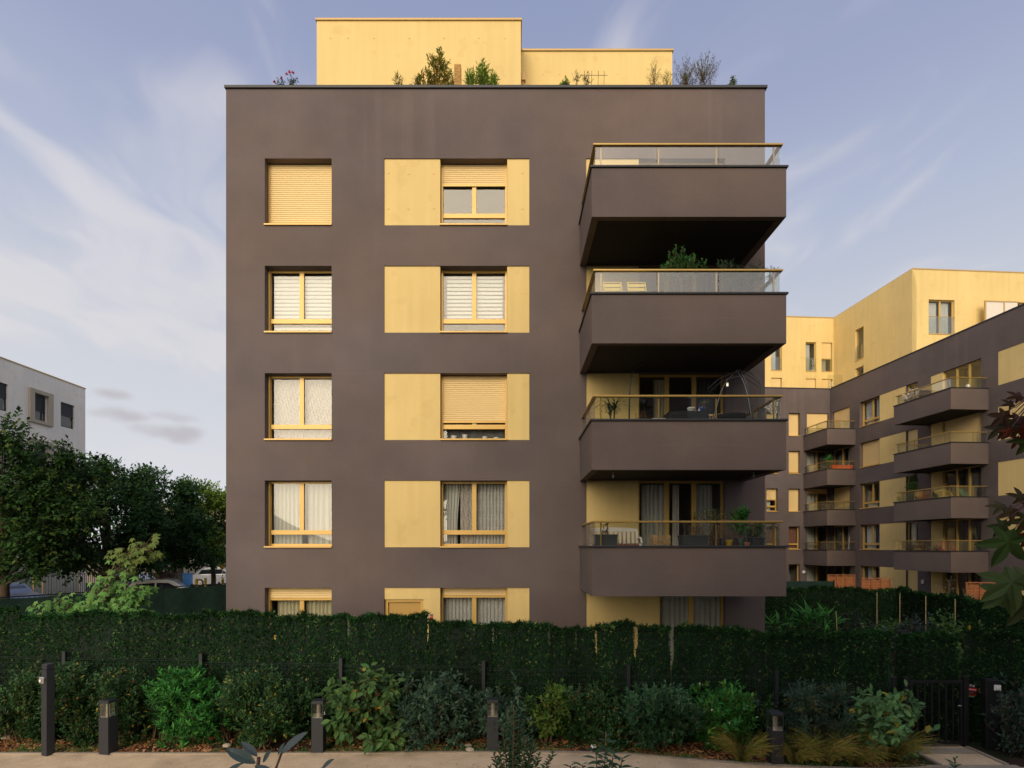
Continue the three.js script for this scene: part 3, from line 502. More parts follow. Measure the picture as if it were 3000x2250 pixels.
// ---------------------------------------------------------------- white block on the far side of the street
{
  const b = thing('office_building', 'white flat-roofed building with dark windows behind the street trees at the left', 'building', [-29.7, 0, -40.4], Math.PI / 2);
  // local x runs towards the camera (+z in the world after the turn is -x); u = local x from 0 (far end) to -20 (near)
  const holes = [], us = [[-2.2, -1.0], [-4.4, -3.35], [-7.1, -6.2], [-9.9, -8.8], [-12.6, -11.5], [-15.4, -14.2]];
  for (const yb of [11.2, 8.1, 5.0, 1.9]) for (const [a, c] of us) holes.push([-c, yb, -a, yb + 1.62]);
  const W = b;
  // turned so that local +x points to -z (away); openings are mirrored to match
  const flip = holes.map(([a, y, c, d]) => [-c, y, -a, d]);
  part('wall', wallGeo(-20, 0, 0, 14.22, flip, .3), M.whiteWall, W);
  part('wall', [box(-20, 0, -12, 0, 14.21, -11.7), box(-.3, 0, -11.69, 0, 14.21, -.301), box(-20, 0, -11.69, -19.7, 14.21, -.301)], M.whiteWall, W);
  part('roof', box(-20.02, 14.222, -12.02, .03, 14.30, .03), M.goldCoping, W);
  flip.forEach(([a, y, c, d], i) => {
    const n = makeWindow(W, a, y, c - a, d - y, { cols: 1, noTransom: 1, frame: M.darkFrame, rails: false, recess: .18, sill: false, deep: 1.2, shutter: i % 3 === 0 ? .5 : i % 3 === 1 ? .62 : .5, shutterMat: M.darkFrame });
    if (i % 6 === 1 || i % 6 === 4) part('window_surround', [box(-.38, -.22, .003, -.02, d - y + .25, .14), box(c - a + .02, -.22, .003, c - a + .38, d - y + .25, .14), box(-.02, -.22, .003, c - a + .02, -.02, .14), box(-.02, d - y + .02, .003, c - a + .02, d - y + .25, .14)], M.beigeWall, n);
  });
}
// low building at the end of the street
{
  const b = thing('low_building', 'low beige building with a dark window band at the end of the street', 'building', [-29.2, 0, -52]);
  part('wall', wallGeo(-9, 12, 0, 1.75, []), M.beigeWall, b);
  for (let i = 0; i < 12; i++) part('window', box(-8.9 + i * 1.74, 1.752, -.25, -7.25 + i * 1.74, 2.48, -.2), phys([.05, .055, .06], .08, { ior: 1.8 }), b);
  for (let i = 0; i < 13; i++) part('mullion', box(-9 + i * 1.74, 1.751, -.22, -8.91 + i * 1.74, 2.482, -.05), M.anthracite, b);
  part('fascia', box(-9.1, 2.484, -6, 12.1, 3.02, .3), M.beigeWall, b);
  part('upper_wall', box(-6, 3.021, -9, 12, 7.4, -4), M.beigeWall, b);
  for (let i = 0; i < 6; i++) part('upper_window', box(-5.2 + i * 2.9, 3.9, -4.0, -3.2 + i * 2.9, 5.6, -3.94), phys([.05, .055, .06], .1, { ior: 1.8 }), b);
}
// an unseen block added behind the viewer for its shade: it keeps the low sun off the lower right of the court
{
  const b = thing('apartment_building', 'long unseen apartment block added behind the viewer to shade the court', 'building', [13.4, 0, 10.5]);
  const holes = []; for (let k = 0; k < 4; k++) for (let i = 0; i < 8; i++) holes.push([-17 + i * 4.4, 1.2 + k * 3.3, -15.2 + i * 4.4, 2.9 + k * 3.3]);
  const g = wallGeo(-18, 18, 0, 16.4, holes); g.rotateY(Math.PI); part('wall', g, M.stucco, b);
  part('wall', [box(-18, 0, .302, 18, 16.4, .5)], M.room, b);
  part('roof', box(-18.1, 16.4, -.1, 18.1, 16.6, 12), M.roofing, b);
  part('wall', [box(-18, 0, .501, -17.7, 16.39, 12), box(17.7, 0, .501, 18, 16.39, 12), box(-17.69, 0, 11.7, 17.69, 16.39, 12)], M.stucco, b);
  for (const [a, y, c, d] of holes) part('window', box(-c, y, .12, -a, d, .16), phys([.06, .065, .07], .05, { ior: 1.9 }), b);
}

// ---------------------------------------------------------------- artificial hedge screens
const sprig = (() => {                                                  // a little spray of needles, one tuft of the screening
  const lv = new Leaves(), r = rng(7); for (let i = 0; i < 7; i++) { const a = i * .9 + r() * .5, d = V(Math.cos(a) * .9, .35 + .5 * r(), .55 + .35 * r()).normalize(); lv.add(SHAPES.quad, V(0, 0, 0), d, onSphere(r), .034 * (.7 + .6 * r()), .0075, [1, 1, 1]); } return lv.geo();
})();
const mesh2 = std([.006, .016, .009], .95);
const tuftMat = M.tuft;
let screenSeed = 100;
function screen(label, a, b, top, o = {}) {                             // a roll of green screening from a to b ([x, z]), top(s) gives its height
  const r = rng(screenSeed++), L = Math.hypot(b[0] - a[0], b[1] - a[1]), turn = -Math.atan2(b[1] - a[1], b[0] - a[0]);
  const t = thing('hedge_screen', label, 'hedge', [a[0], 0, a[1]], turn, 'green artificial hedge rolls on the garden fences');
  const g = o.gap ?? .034, cut = .3 + .25 * r(), n = Math.max(3, Math.round(L / .12)), sh = new THREE.Shape([[-g, .02], [L + g, .02], [L + g, top(L) - cut - .12], [L, top(L) - cut]].map(([x, y]) => new THREE.Vector2(x, y))); for (let i = n; i >= 0; i--) sh.lineTo(L * i / n, top(L * i / n) - .035); sh.lineTo(0, top(0) - cut); sh.lineTo(-g, top(0) - cut - .12);
  const bg = new THREE.ExtrudeGeometry(sh, { depth: .012, bevelEnabled: false }); bg.translate(0, 0, -.012); part('backing', bg, mesh2, t);
  const wires = []; for (let x = .05; x < L; x += .1) wires.push(box(x - .0015, .02, .004, x + .0015, top(x) - .02, .008)); part('binding_wire', wires, M.wire, t).userData = { kind: 'stuff' };
  const dens = o.dens ?? 1500, area = L * 2, N = Math.round(dens * area * (o.back ? 1.2 : 1)), mats = [], cols = [];
  const q = new THREE.Quaternion(), e = new THREE.Euler(), rollTone = .75 + .55 * r();
  for (let i = 0; i < N; i++) {
    const x0 = -g + r() * (L + 2 * g), H = top(Math.min(L, Math.max(0, x0))), edge = r() < .09; let x = x0; const y = edge ? H - .07 + .06 * r() : .03 + r() * (H - .06);
    if ((x < 0 || x > L) && y > H - cut - .06) x = Math.min(L, Math.max(0, x));
    const thin = fbm(x * 1.3 + screenSeed * 3, y * 1.7, 77, 3); if (thin < .30 && r() < .5) continue;
    const ribs = .5 + .5 * Math.sin(x * 62.8); e.set((r() - .5) * 1.4 - (edge ? 1.0 * r() : 0), (r() - .5) * 1.2 + (o.back && r() < .2 ? Math.PI : 0), r() * 6.28); q.setFromEuler(e);
    const s = (.75 + .7 * r()) * (edge ? 1.5 : 1) * (o.s ?? 1); mats.push(new THREE.Matrix4().compose(V(x, y, .008 + .022 * r() * (.5 + ribs)), q, V(s, s, s)));
    const tone = rollTone * (.55 + .9 * vnoise(x * 9.5, y * .9 + screenSeed, 41)) * (.7 + .6 * fbm(x * 1.1 + screenSeed * 2, y * 1.6, 43, 3)); const c = tint(r, pick(r, [[.007, .030, .010, 4], [.014, .052, .015, 3], [.030, .080, .020, 1.3], [.12, .16, .05, .4]]), .35).map((v) => v * tone); cols.push(rgb(...c));
  }
  const im = new THREE.InstancedMesh(sprig, tuftMat, mats.length); mats.forEach((m, i) => { im.setMatrixAt(i, m); im.setColorAt(i, cols[i]); }); im.name = 'foliage'; im.userData = { kind: 'stuff' }; im.castShadow = im.receiveShadow = true; t.add(im);
  return t;
}
const frontZ = (x) => -10.50 + (x + 9) * .048;                            // the front hedge comes slowly nearer to the right
const H0 = (x) => 3.3 - (190 + 40 * smooth(-6, 3, x) + 22 * smooth(2, 7, x)) * -frontZ(x) / 1700;   // and its top steps down with the ground
{
  const cuts = [[-12.4, -8.9], [-8.86, -5.5], [-5.46, -4.22], [-4.17, -2.9], [-2.86, -1.48], [-1.455, -.34], [-.315, .63], [.66, 1.09], [1.115, 1.43], [1.465, 2.09], [2.16, 2.68], [2.77, 4.3], [4.33, 6.36], [6.50, 7.47], [7.56, 9.6], [9.64, 12.5]];
  const what = ['at the far left end of the row', 'below the sweetgum sapling', 'left of the ground-floor left window', 'in front of the ground-floor left window', 'between the left window and the gold door', 'in front of the gold door', 'in front of the ground-floor middle window', 'narrow, below the right gold panel', 'narrow, right of the middle window', 'with clipped top left of the lowest balcony', 'with clipped top under the lowest balcony corner', 'below the lowest balcony', 'right of the building corner', 'standing behind the gate', 'right of the gate', 'at the far right end of the row'];
  cuts.forEach(([a, b], i) => {
    const bump = rng(900 + i), k = bump() * .10 - .04, ph = bump() * 6;
    screen(`dark green artificial hedge roll ${what[i]}`, [a, frontZ(a) - (i === 13 ? .06 : 0)], [b, frontZ(b) - (i === 13 ? .06 : 0)], (s) => H0(a + s) + k + .035 * Math.sin(s * 2.1 + ph) + .022 * Math.sin(s * 7 + ph) + .05 * (vnoise(s * 6 + i * 9, 3, 5) - .5) - (i > 6 && i < 11 ? .03 : 0), {});
  });
  // the rear hedge, right of the building, bending towards the camera
  const rear = [[[6.75, -18.3], [9.3, -18.2], 'next to the building corner'], [[9.33, -18.2], [12.0, -18.0], 'below the first wooden fence panel'], [[12.02, -17.95], [11.6, -14.9], 'turning towards the camera'], [[11.59, -14.87], [10.9, -12.0], 'behind the far right shrubs']];
  rear.forEach(([a, b, w], i) => screen(`rear dark green hedge roll ${w}`, a, b, (s) => 2.0 + .04 * Math.sin(s * 1.7 + i) + .02 * Math.sin(s * 6), { dens: 900, s: 1.25 }));
}
// ---------------------------------------------------------------- mesh fence in front of the hedge
{
  const f = thing('mesh_fence', 'low dark wire-mesh fence running along the front of the hedge', 'fence', [0, 0, 0]);
  const px = [-10.46, -7.98, -5.48, -2.98, -.49, 1.98, 4.45, 6.36], tops = [1.40, 1.40, 1.39, 1.33, 1.31, 1.27, 1.18, 1.10];
  px.forEach((x, i) => { const z = frontZ(x) + .10; part('post', [rbox(x - .03, -.1, z - .03, x + .03, tops[i], z + .03, .005, 1), rbox(x - .034, tops[i], z - .034, x + .034, tops[i] + .02, z + .034, .005, 1)], M.anthracite, f); });
  for (let i = 0; i < px.length - 1; i++) {
    const a = px[i] + .04, b = px[i + 1] - .04, h = tops[i + 1] - .08, w = [], Z = (x) => frontZ(x) + .10;
    for (const y of [.12, .55, .95, h - .1, h - .03, h]) w.push(bar([a, y, Z(a)], [b, y, Z(b)], .003, .003, 4));
    for (let x = a + .03; x < b; x += .05) w.push(bar([x, .1, Z(x)], [x, h + .02, Z(x)], .0022, .0022, 3));
    part('wire_panel', w, M.wire, f).userData = { kind: 'stuff' };
  }
  const b2 = thing('mesh_fence', 'dark wire-mesh fence right of the intercom post', 'fence', [0, 0, 0]);
  for (const x of [7.98, 10.4]) part('post', rbox(x - .03, -.1, frontZ(x) + .07, x + .03, 1.1, frontZ(x) + .13, .005, 1), M.anthracite, b2);
  const w = []; for (const y of [.12, .55, .9, .99]) w.push(bar([8.02, y, frontZ(8) + .1], [10.36, y, frontZ(10.4) + .1], .003, .003, 4)); for (let x = 8.05; x < 10.35; x += .05) w.push(bar([x, .1, frontZ(x) + .1], [x, 1.01, frontZ(x) + .1], .0022, .0022, 3)); part('wire_panel', w, M.wire, b2).userData = { kind: 'stuff' };
  single('tall_post', [bar([6.43, -.1, frontZ(6.43) + .03], [6.29, 1.92, frontZ(6.43) - .06], .03, .03, 10), ball(6.29, 1.92, frontZ(6.43) - .06, .034)], std([.012, .06, .035], .5), 'leaning dark green steel post between two hedge rolls beside the gate', 'post');
}
// ---------------------------------------------------------------- gate, posts, signs
{
  const Z = -9.52, u = (px) => (px - 1500) * 9.52 / 1700, g = thing('garden_gate', 'black metal garden gate with vertical bars, closed', 'gate', [u(2740), 0, Z]), x = (px) => u(px) - u(2740);
  const T = 1.10, Bm = .05;
  part('gate_frame', [box(x(2663), Bm, -.02, x(2671), T, .02), box(x(2811), Bm, -.02, x(2818), T, .02), box(x(2671), T - .045, -.02, x(2811), T, .02), box(x(2671), Bm, -.02, x(2811), Bm + .045, .02)], M.black, g);
  for (const p of [2687, 2708, 2729, 2750, 2771, 2791]) part('bar', box(x(p) - .012, Bm + .046, -.01, x(p) + .012, T - .046, .01), M.black, g);
  part('lock_box', rbox(x(2808), .60, -.032, x(2816), .80, .033, .005, 1), M.black, g); part('handle', [bar([x(2806), .70, .03], [x(2806), .70, .07], .008), bar([x(2806), .70, .07], [x(2796), .70, .07], .008)], M.steel, g);
  for (const y of [.22, 1.0]) part('hinge', [cyl(x(2660.5), y, 0, y + .07, .012), box(x(2655), y + .02, -.006, x(2666), y + .05, .006)], M.steel, g);
  const post = (px, top, label) => { const o = thing('gate_post', label, 'post', [u(px), 0, Z], 0, 'black posts of the gate'); part('shaft', rbox(-.036, -.1, -.036, .036, top, .036, .005, 1), M.black, o); part('cap', rbox(-.04, top, -.04, .04, top + .018, .04, .004, 1), M.black, o); };
  post(2653, 1.14, 'black gate post on the hinge side of the gate'); post(2827, 1.15, 'black gate post on the latch side, beside the alarm sign');
  const ip = thing('intercom_post', 'thick black post with a white keypad right of the gate', 'post', [u(2889), 0, Z + .08], -.25);
  part('shaft', rbox(-.095, -.1, -.08, .095, 1.14, .08, .008, 2), M.black, ip); part('keypad', rbox(.01, .975, .081, .105, 1.065, .10, .008, 2), M.plasticWhite, ip); part('keypad_button', rbox(.035, 1.0, .1005, .08, 1.04, .106, .004, 1), M.white, ip);
  const s = thing('alarm_sign', 'small red and black alarm sign hanging on the fence beside the gate', 'sign', [u(2853), .80, frontZ(7.5) + .13]);
  const sheet = rbox(-.075, 0, 0, .075, .23, .006, .002, 1); sheet.rotateZ(-.12); part('sign_sheet', sheet, M.black, s);
  const cv = document.createElement('canvas'); cv.width = 256; cv.height = 384; const c = cv.getContext('2d'); c.fillStyle = '#20231f'; c.fillRect(0, 0, 256, 384); c.fillStyle = '#b9b59a'; c.beginPath(); c.arc(58, 44, 34, 0, 7); c.fill(); c.fillStyle = '#aab4c0'; c.beginPath(); c.arc(146, 50, 34, 0, 7); c.fill();
  c.fillStyle = '#c5121d'; c.fillRect(0, 108, 256, 92); c.fillStyle = '#fff'; c.font = 'bold 58px sans-serif'; c.textAlign = 'center'; c.fillText('Alarme', 128, 172); c.fillStyle = '#77736a'; c.fillRect(16, 226, 180, 12); c.fillRect(16, 250, 140, 12); c.fillStyle = '#9c1119'; c.fillRect(0, 282, 256, 40); c.fillStyle = '#7fae6f'; c.fillRect(22, 342, 180, 20);
  const t = new THREE.CanvasTexture(cv); t.colorSpace = THREE.SRGBColorSpace; const f = new THREE.PlaneGeometry(.146, .222); f.translate(0, .115, .0085); f.rotateZ(-.12); part('printed_face', f, std([1, 1, 1], .45, { map: t }), s, true);
  for (const a of [-.06, .06]) part('cable_tie', bar([a + .015, .215, .003], [a + .012, .235, -.03], .003), M.wire, s);
}
// ---------------------------------------------------------------- bollards
{
  const at = (px, d) => [(px - 1500) * d / 1700, 0, -d];
  const b = (px, d, h, turn, label) => {
    const o = thing('bollard_light', label, 'bollard', at(px, d), turn, 'low square bollard lights along the path'), w = .092, hd = .27;
    part('post', rbox(-w, -.1, -w, w, h - hd, w, .006, 2), M.bollard, o);
    part('base_plate', box(-w - .02, .0, -w - .02, w + .02, .022, w + .02), M.concrete, o);
    part('cap', rbox(-w, h - .05, -w, w, h, w, .006, 2), M.bollard, o);
    for (const [sx, sz] of [[-1, -1], [-1, 1], [1, -1], [1, 1]]) part('corner_upright', box(sx * w - sx * .002, h - hd, sz * w - sz * .002, sx * (w - .014), h - .05, sz * (w - .014)), M.bollard, o);
    for (const [sx, sz] of [[0, 1], [0, -1], [1, 0], [-1, 0]]) part('glass_pane', sz ? box(-w + .016, h - hd, sz * (w - .006), w - .016, h - .05, sz * (w - .010)) : box(sx * (w - .006), h - hd, -w + .016, sx * (w - .010), h - .05, w - .016), M.railGlass, o);
    part('reflector_tray', box(-w + .012, h - hd + .001, -w + .012, w - .012, h - hd + .012, w - .012), M.steel, o);
    part('lamp_tube', cyl(0, h - hd + .013, 0, h - .052, .036, .036, 16), std([.55, .47, .40], .35, { metalness: .6 }), o);
  };
  b(318, 9.22, .87, -.22, 'bollard light standing right of the tall reader post');
  b(934, 9.26, .85, .05, 'bollard light in front of the broad-leaved dogwood');
  b(1444, 9.36, .84, .0, 'bollard light in the middle, between the grey-green shrubs');
  b(2270, 8.78, .80, .04, 'bollard light half hidden among the yellowish grasses');
  const p = thing('reader_post', 'tall slim dark post with a silver badge reader at the left end of the path', 'post', at(141, 9.14), -.35);
  part('shaft', [rbox(-.062, -.1, -.062, .062, 1.36, .062, .006, 2), rbox(-.060, 1.362, -.060, .060, 1.45, .060, .012, 2)], M.bollard, p);
  part('badge_reader', rbox(-.075, 1.15, .062, .035, 1.255, .092, .012, 3), M.steel, p); part('push_button', turned(cyl(0, 0, 0, .01, .022, .022, 16).rotateX(Math.PI / 2), 0, -.02, 1.20, .098), M.white, p);
}
// ---------------------------------------------------------------- shrubs in the bed
{
  const small = { shape: SHAPES.small, L: .062, w: .5, twig: .16, k: 9, n: 620, stems: 7, mat: M.gloss, up: .75 }, grp = 'shrubs in the bed along the path';
  const S = (name, label, px, wpx, top, d, o) => { d -= .08; const rx = wpx * d / 3400 * 1.16, h = (3.3 - (top - 1600) * d / 1700) * 1.06; o = { ...o, n: Math.round(o.n * 1.3) }; return shrub(name, label, 'shrub', [(px - 1500) * d / 1700, -d], { rx, rz: Math.min(.62, rx), h, group: grp, ...o }); };
  S('evergreen_shrub', 'dark small-leaved shrub with yellowish tips at the far left edge', 45, 215, 1955, 9.9, { ...small, pal: [...G.dark, [.06, .085, .02, 2]], seed: 11 });
  S('evergreen_shrub', 'dark glossy shrub directly right of the reader post', 225, 175, 1905, 9.95, { ...small, pal: G.dark, odd: G.odd, seed: 12, n: 700 });
  S('evergreen_shrub', 'dark glossy shrub behind the leftmost bollard light', 385, 180, 1925, 9.95, { ...small, pal: G.dark, odd: G.odd, seed: 13, n: 700 });
  S('orange_blossom_shrub', 'bright green shrub with whorled leaves left of the middle fence posts', 560, 220, 1945, 9.75, { shape: SHAPES.small, L: .10, w: .36, twig: .10, k: 10, n: 300, stems: 3, pal: G.bright, up: 1.1, seed: 14, core: .2 });
  S('evergreen_shrub', 'large dark shrub with a yellow tip left of the second bollard', 775, 265, 1965, 9.55, { ...small, pal: G.dark, odd: [[.24, .2, .03]], seed: 15, n: 1050 });
  S('dogwood_shrub', 'large dogwood with broad mid-green leaves and a few red ones in the centre left', 1060, 320, 1935, 9.75, { shape: SHAPES.oval, L: .145, w: .62, twig: .22, k: 5, n: 260, stems: 2, pal: G.mid, odd: G.odd, seed: 16, droop: -.55, face: .6, up: .35, nb: 11 });
  S('silverberry_shrub', 'grey-green silverberry shrub right of the dogwood', 1285, 230, 1945, 9.7, { shape: SHAPES.oval, L: .088, w: .5, twig: .17, k: 7, n: 420, stems: 3, pal: G.grey, seed: 17, up: .6, face: .3 });
  S('silverberry_shrub', 'grey-green silverberry shrub behind the middle bollard', 1470, 190, 1995, 9.75, { shape: SHAPES.oval, L: .082, w: .5, twig: .16, k: 7, n: 340, stems: 3, pal: G.grey, seed: 18, up: .6, face: .3 });
  S('mock_orange_shrub', 'yellow-green upright shrub right of the middle bollard', 1608, 120, 1990, 9.8, { shape: SHAPES.small, L: .085, w: .55, twig: .2, k: 8, n: 230, stems: 3, pal: G.lime, seed: 19, droop: -.2 });
  S('evergreen_shrub', 'dark shrub left of the fence post in the centre right', 1750, 185, 1990, 9.75, { ...small, pal: G.dark, odd: G.odd, seed: 20, n: 720 });
  S('evergreen_shrub', 'broad dark shrub right of the fence post, spreading to the path', 1935, 235, 1975, 9.5, { ...small, pal: [[.026, .075, .032, 3], [.04, .105, .04, 2]], seed: 21, n: 980 });
  S('orange_blossom_shrub', 'bright green shrub with small white flowers in the centre right', 2115, 215, 1985, 9.6, { shape: SHAPES.small, L: .10, w: .36, twig: .11, k: 10, n: 330, stems: 3, pal: [...G.bright, [.10, .19, .03, 1]], up: 1.0, seed: 22, core: .2, flowers: { n: 12, s: .022, c: [.8, .8, .74] } });
  S('willow_leaf_shrub', 'dark fine-leaved shrub behind the rightmost bollard', 2375, 300, 1990, 9.5, { shape: SHAPES.quad, L: .085, w: .22, twig: .2, k: 10, n: 800, stems: 6, pal: [[.032, .065, .042, 3], [.05, .09, .056, 2], [.09, .09, .02, .5]], seed: 23, up: .2 });
  S('dogwood_shrub', 'broad-leaved mid-green dogwood leaning over the grasses left of the gate', 2590, 205, 2015, 9.15, { shape: SHAPES.oval, L: .135, w: .58, twig: .2, k: 5, n: 190, stems: 2, pal: [[.075, .165, .06, 3], [.10, .20, .065, 2]], odd: [[.25, .2, .03]], seed: 24, droop: -.5, face: .5, nb: 10 });
  S('silverberry_shrub', 'dark grey-green shrub right of the intercom post', 3010, 220, 1990, 9.3, { shape: SHAPES.oval, L: .09, w: .45, twig: .2, k: 6, n: 330, stems: 2, pal: [[.03, .055, .04, 3], [.045, .08, .055, 1]], seed: 25, up: .5 });
  const fill = (px, wpx, top, seed, label, pal = G.dark) => S('evergreen_shrub', label, px, wpx, top, 10.02, { ...small, pal, seed, n: 420 });
  fill(470, 120, 1985, 251, 'dark shrub half hidden between the bright green shrub and its left neighbour'); fill(665, 110, 2000, 252, 'low dark shrub tucked behind the right side of the bright green shrub'); fill(890, 130, 1990, 253, 'dark shrub behind the second bollard light'); fill(1390, 120, 2005, 254, 'grey-green shrub filling the gap left of the middle bollard', G.grey); fill(1540, 100, 2030, 255, 'low shrub filling the gap left of the yellow-green one'); fill(1670, 110, 2020, 256, 'low dark shrub right of the yellow-green one'); fill(1842, 110, 2015, 257, 'low dark shrub at the foot of the fence post in the centre right'); fill(2025, 110, 2010, 258, 'dark shrub left of the white-flowered shrub'); fill(2220, 120, 2010, 259, 'dark shrub right of the white-flowered shrub'); fill(2500, 130, 2040, 260, 'low dark shrub behind the grasses'); fill(130, 120, 1985, 261, 'dark shrub behind the reader post');
  // grasses
  const blades = (seed, n, h, spread) => { const r = rng(seed), lv = new Leaves(); for (let i = 0; i < n; i++) { const a = r() * 6.28, q = Math.sqrt(r()) * .09, H = h * (.6 + .5 * r()), out = spread * (.25 + .75 * r()); let p = V(Math.cos(a) * q, 0, Math.sin(a) * q); const col = tint(r, pick(r, [[.17, .165, .03, 3], [.24, .19, .045, 2], [.08, .12, .025, 2], [.30, .17, .06, .8]]), .3); let dir = V(Math.cos(a) * .25, 1, Math.sin(a) * .25).normalize(); const st = 4, seg = H * 1.25 / st; for (let k = 0; k < st; k++) { lv.add(SHAPES.quad, p, dir, V(-Math.sin(a), .1, Math.cos(a)), seg * 1.15, .012 * (1 - k * .18), col); p = p.clone().addScaledVector(dir, seg); dir = dir.clone().add(V(Math.cos(a) * out * .55, -.36 * out - .05 * k, Math.sin(a) * out * .55)).normalize(); } } return lv.geo(); };
  const gr = [[2175, 8.85, .48, 'at the left end of the row of grasses'], [2330, 8.80, .46, 'right of the half-hidden bollard'], [2418, 8.72, .52, 'in the middle of the row of grasses'], [2508, 8.72, .46, 'below the dark fine-leaved shrub'], [2620, 8.85, .55, 'at the foot of the dogwood near the gate']];
  gr.forEach(([px, d, h, w], i) => { const t = thing('sedge_grass', `yellowish sedge tussock ${w}`, 'grass', [(px - 1500) * d / 1700, 0, -d], 0, 'sedge tussocks beside the path'); part('foliage', blades(300 + i, 480, h, .9 + .2 * (i % 2)), M.leaf, t).userData = { kind: 'stuff' }; });
}
// ---------------------------------------------------------------- bark mulch, weeds, litter
{
  const edgeD = (x) => x < .9 ? 9.24 : 9.24 - .62 * smooth(.9, 4.6, x);
  const cg = (() => { const g = new THREE.BoxGeometry(1, .22, .42); const p = g.attributes.position; for (let i = 0; i < p.count; i++) if (p.getX(i) > 0) p.setZ(i, p.getZ(i) * .5); g.computeVertexNormals(); const c = new Float32Array(p.count * 3).fill(1); g.setAttribute('color', new THREE.BufferAttribute(c, 3)); return g; })();
  const r = rng(55), N = 15000, im = new THREE.InstancedMesh(cg, M.chip, N), q = new THREE.Quaternion(), e = new THREE.Euler(); let k = 0;
  for (let i = 0; i < N; i++) {
    const x = -9.2 + r() * 15.4, d = edgeD(x) + .03 + Math.pow(r(), 1.3) * 1.05; if (fbm(x * 2.2, d * 2.2, 66, 3) < .43 && r() < .85) continue;
    const L = .022 + .07 * r() * r() + (r() < .03 ? .05 : 0); e.set((r() - .5) * .7, r() * 6.28, (r() - .5) * .7); q.setFromEuler(e);
    im.setMatrixAt(k, new THREE.Matrix4().compose(V(x, .012 + .018 * r(), -d), q, V(L, L * .5, L))); im.setColorAt(k++, rgb(...tint(r, pick(r, [[.34, .155, .06, 3], [.23, .105, .04, 3], [.48, .29, .14, 1.8], [.11, .055, .03, 1.5]]), .3)));
  }
  im.count = k; im.name = 'bark_mulch'; im.userData = { kind: 'stuff', label: 'reddish brown bark mulch scattered over the planting bed', category: 'mulch' }; im.castShadow = im.receiveShadow = true; scene.add(im);
  const lv = new Leaves(), r2 = rng(56);
  for (let i = 0; i < 4200; i++) { const x = -9.2 + r2() * 18.6; const right = x > 7.5; if (x > 6.3 && !right) continue; const d = right ? 8.68 + r2() * 1.0 : edgeD(x) + .02 + Math.pow(r2(), 2.0) * .9; if (fbm(x * 1.7 + 5, d * 3, 67, 3) < .50) continue; for (let j = 0; j < 5; j++) { const a = r2() * 6.28, dir = V(Math.cos(a), .5 + r2() * .9, Math.sin(a)).normalize(); lv.add(SHAPES.quad, V(x + (r2() - .5) * .07, .008, -d + (r2() - .5) * .07), dir, V(0, 1, 0), .03 + .045 * r2(), .012, tint(r2, [.06, .15, .035], .4)); } }
  const w = part('weed_cover', lv.geo(), M.leaf, scene); w.userData = { kind: 'stuff', label: 'low green weeds growing along the edge of the planting bed', category: 'weeds' };
  { // fallen leaves and crumbs on the path
    const fl = new Leaves(), r3 = rng(58); for (let i = 0; i < 150; i++) { const x = -9 + r3() * 17, d = 8.0 + r3() * .95 - (x > 2 ? .45 * smooth(2, 4.5, x) : 0), a = r3() * 6.28; fl.add(SHAPES.small, V(x, .022, -d), V(Math.cos(a), .12 * r3(), Math.sin(a)).normalize(), V(r3() - .5, 1.5, r3() - .5), .02 + .045 * r3() * r3(), .018, tint(r3, pick(r3, [[.22, .13, .05], [.12, .07, .035], [.30, .22, .07], [.07, .09, .03]]), .3)); }
    const f = part('fallen_leaves', fl.geo(), M.leaf, scene); f.userData = { kind: 'stuff', label: 'small fallen leaves scattered over the gravel path', category: 'leaves' };
  }
  const pt = (px, d) => [(px - 1500) * d / 1700, .01, -d];
  const st = (n, px, d, s, label) => { const g = new THREE.IcosahedronGeometry(s, 1), p = g.attributes.position, rr = rng(n); for (let i = 0; i < p.count; i++) { const h = hash(Math.round(p.getX(i) * 999), Math.round(p.getY(i) * 999) + Math.round(p.getZ(i) * 777), n); p.setXYZ(i, p.getX(i) * (1 + .3 * (h - .5)) * 1.2, p.getY(i) * .65, p.getZ(i) * (1 + .3 * (h - .5))); } g.computeVertexNormals(); g.translate(0, s * .4, 0); single('stone', g, std([.46, .39, .28], .9, { bumpMap: grain, bumpScale: .01 }), label, 'stone', pt(px, d)); };
  st(1, 1376, 9.30, .065, 'pale stone on the bed left of the middle bollard'); st(2, 1372, 9.52, .05, 'smaller pale stone behind the other, left of the middle bollard'); st(3, 20, 9.9, .07, 'pale flat stone at the left edge of the bed'); st(4, 665, 9.5, .06, 'pale stone under the bright green shrub'); 
  const tg = drape(.10, .07, 2, .012, 5); tg.rotateX(-1.2); single('paper_scrap', tg, M.white, 'crumpled white paper scrap on the mulch below the dark shrubs', 'litter', [(1735 - 1500) * 9.4 / 1700, .03, -9.4], .4);
}
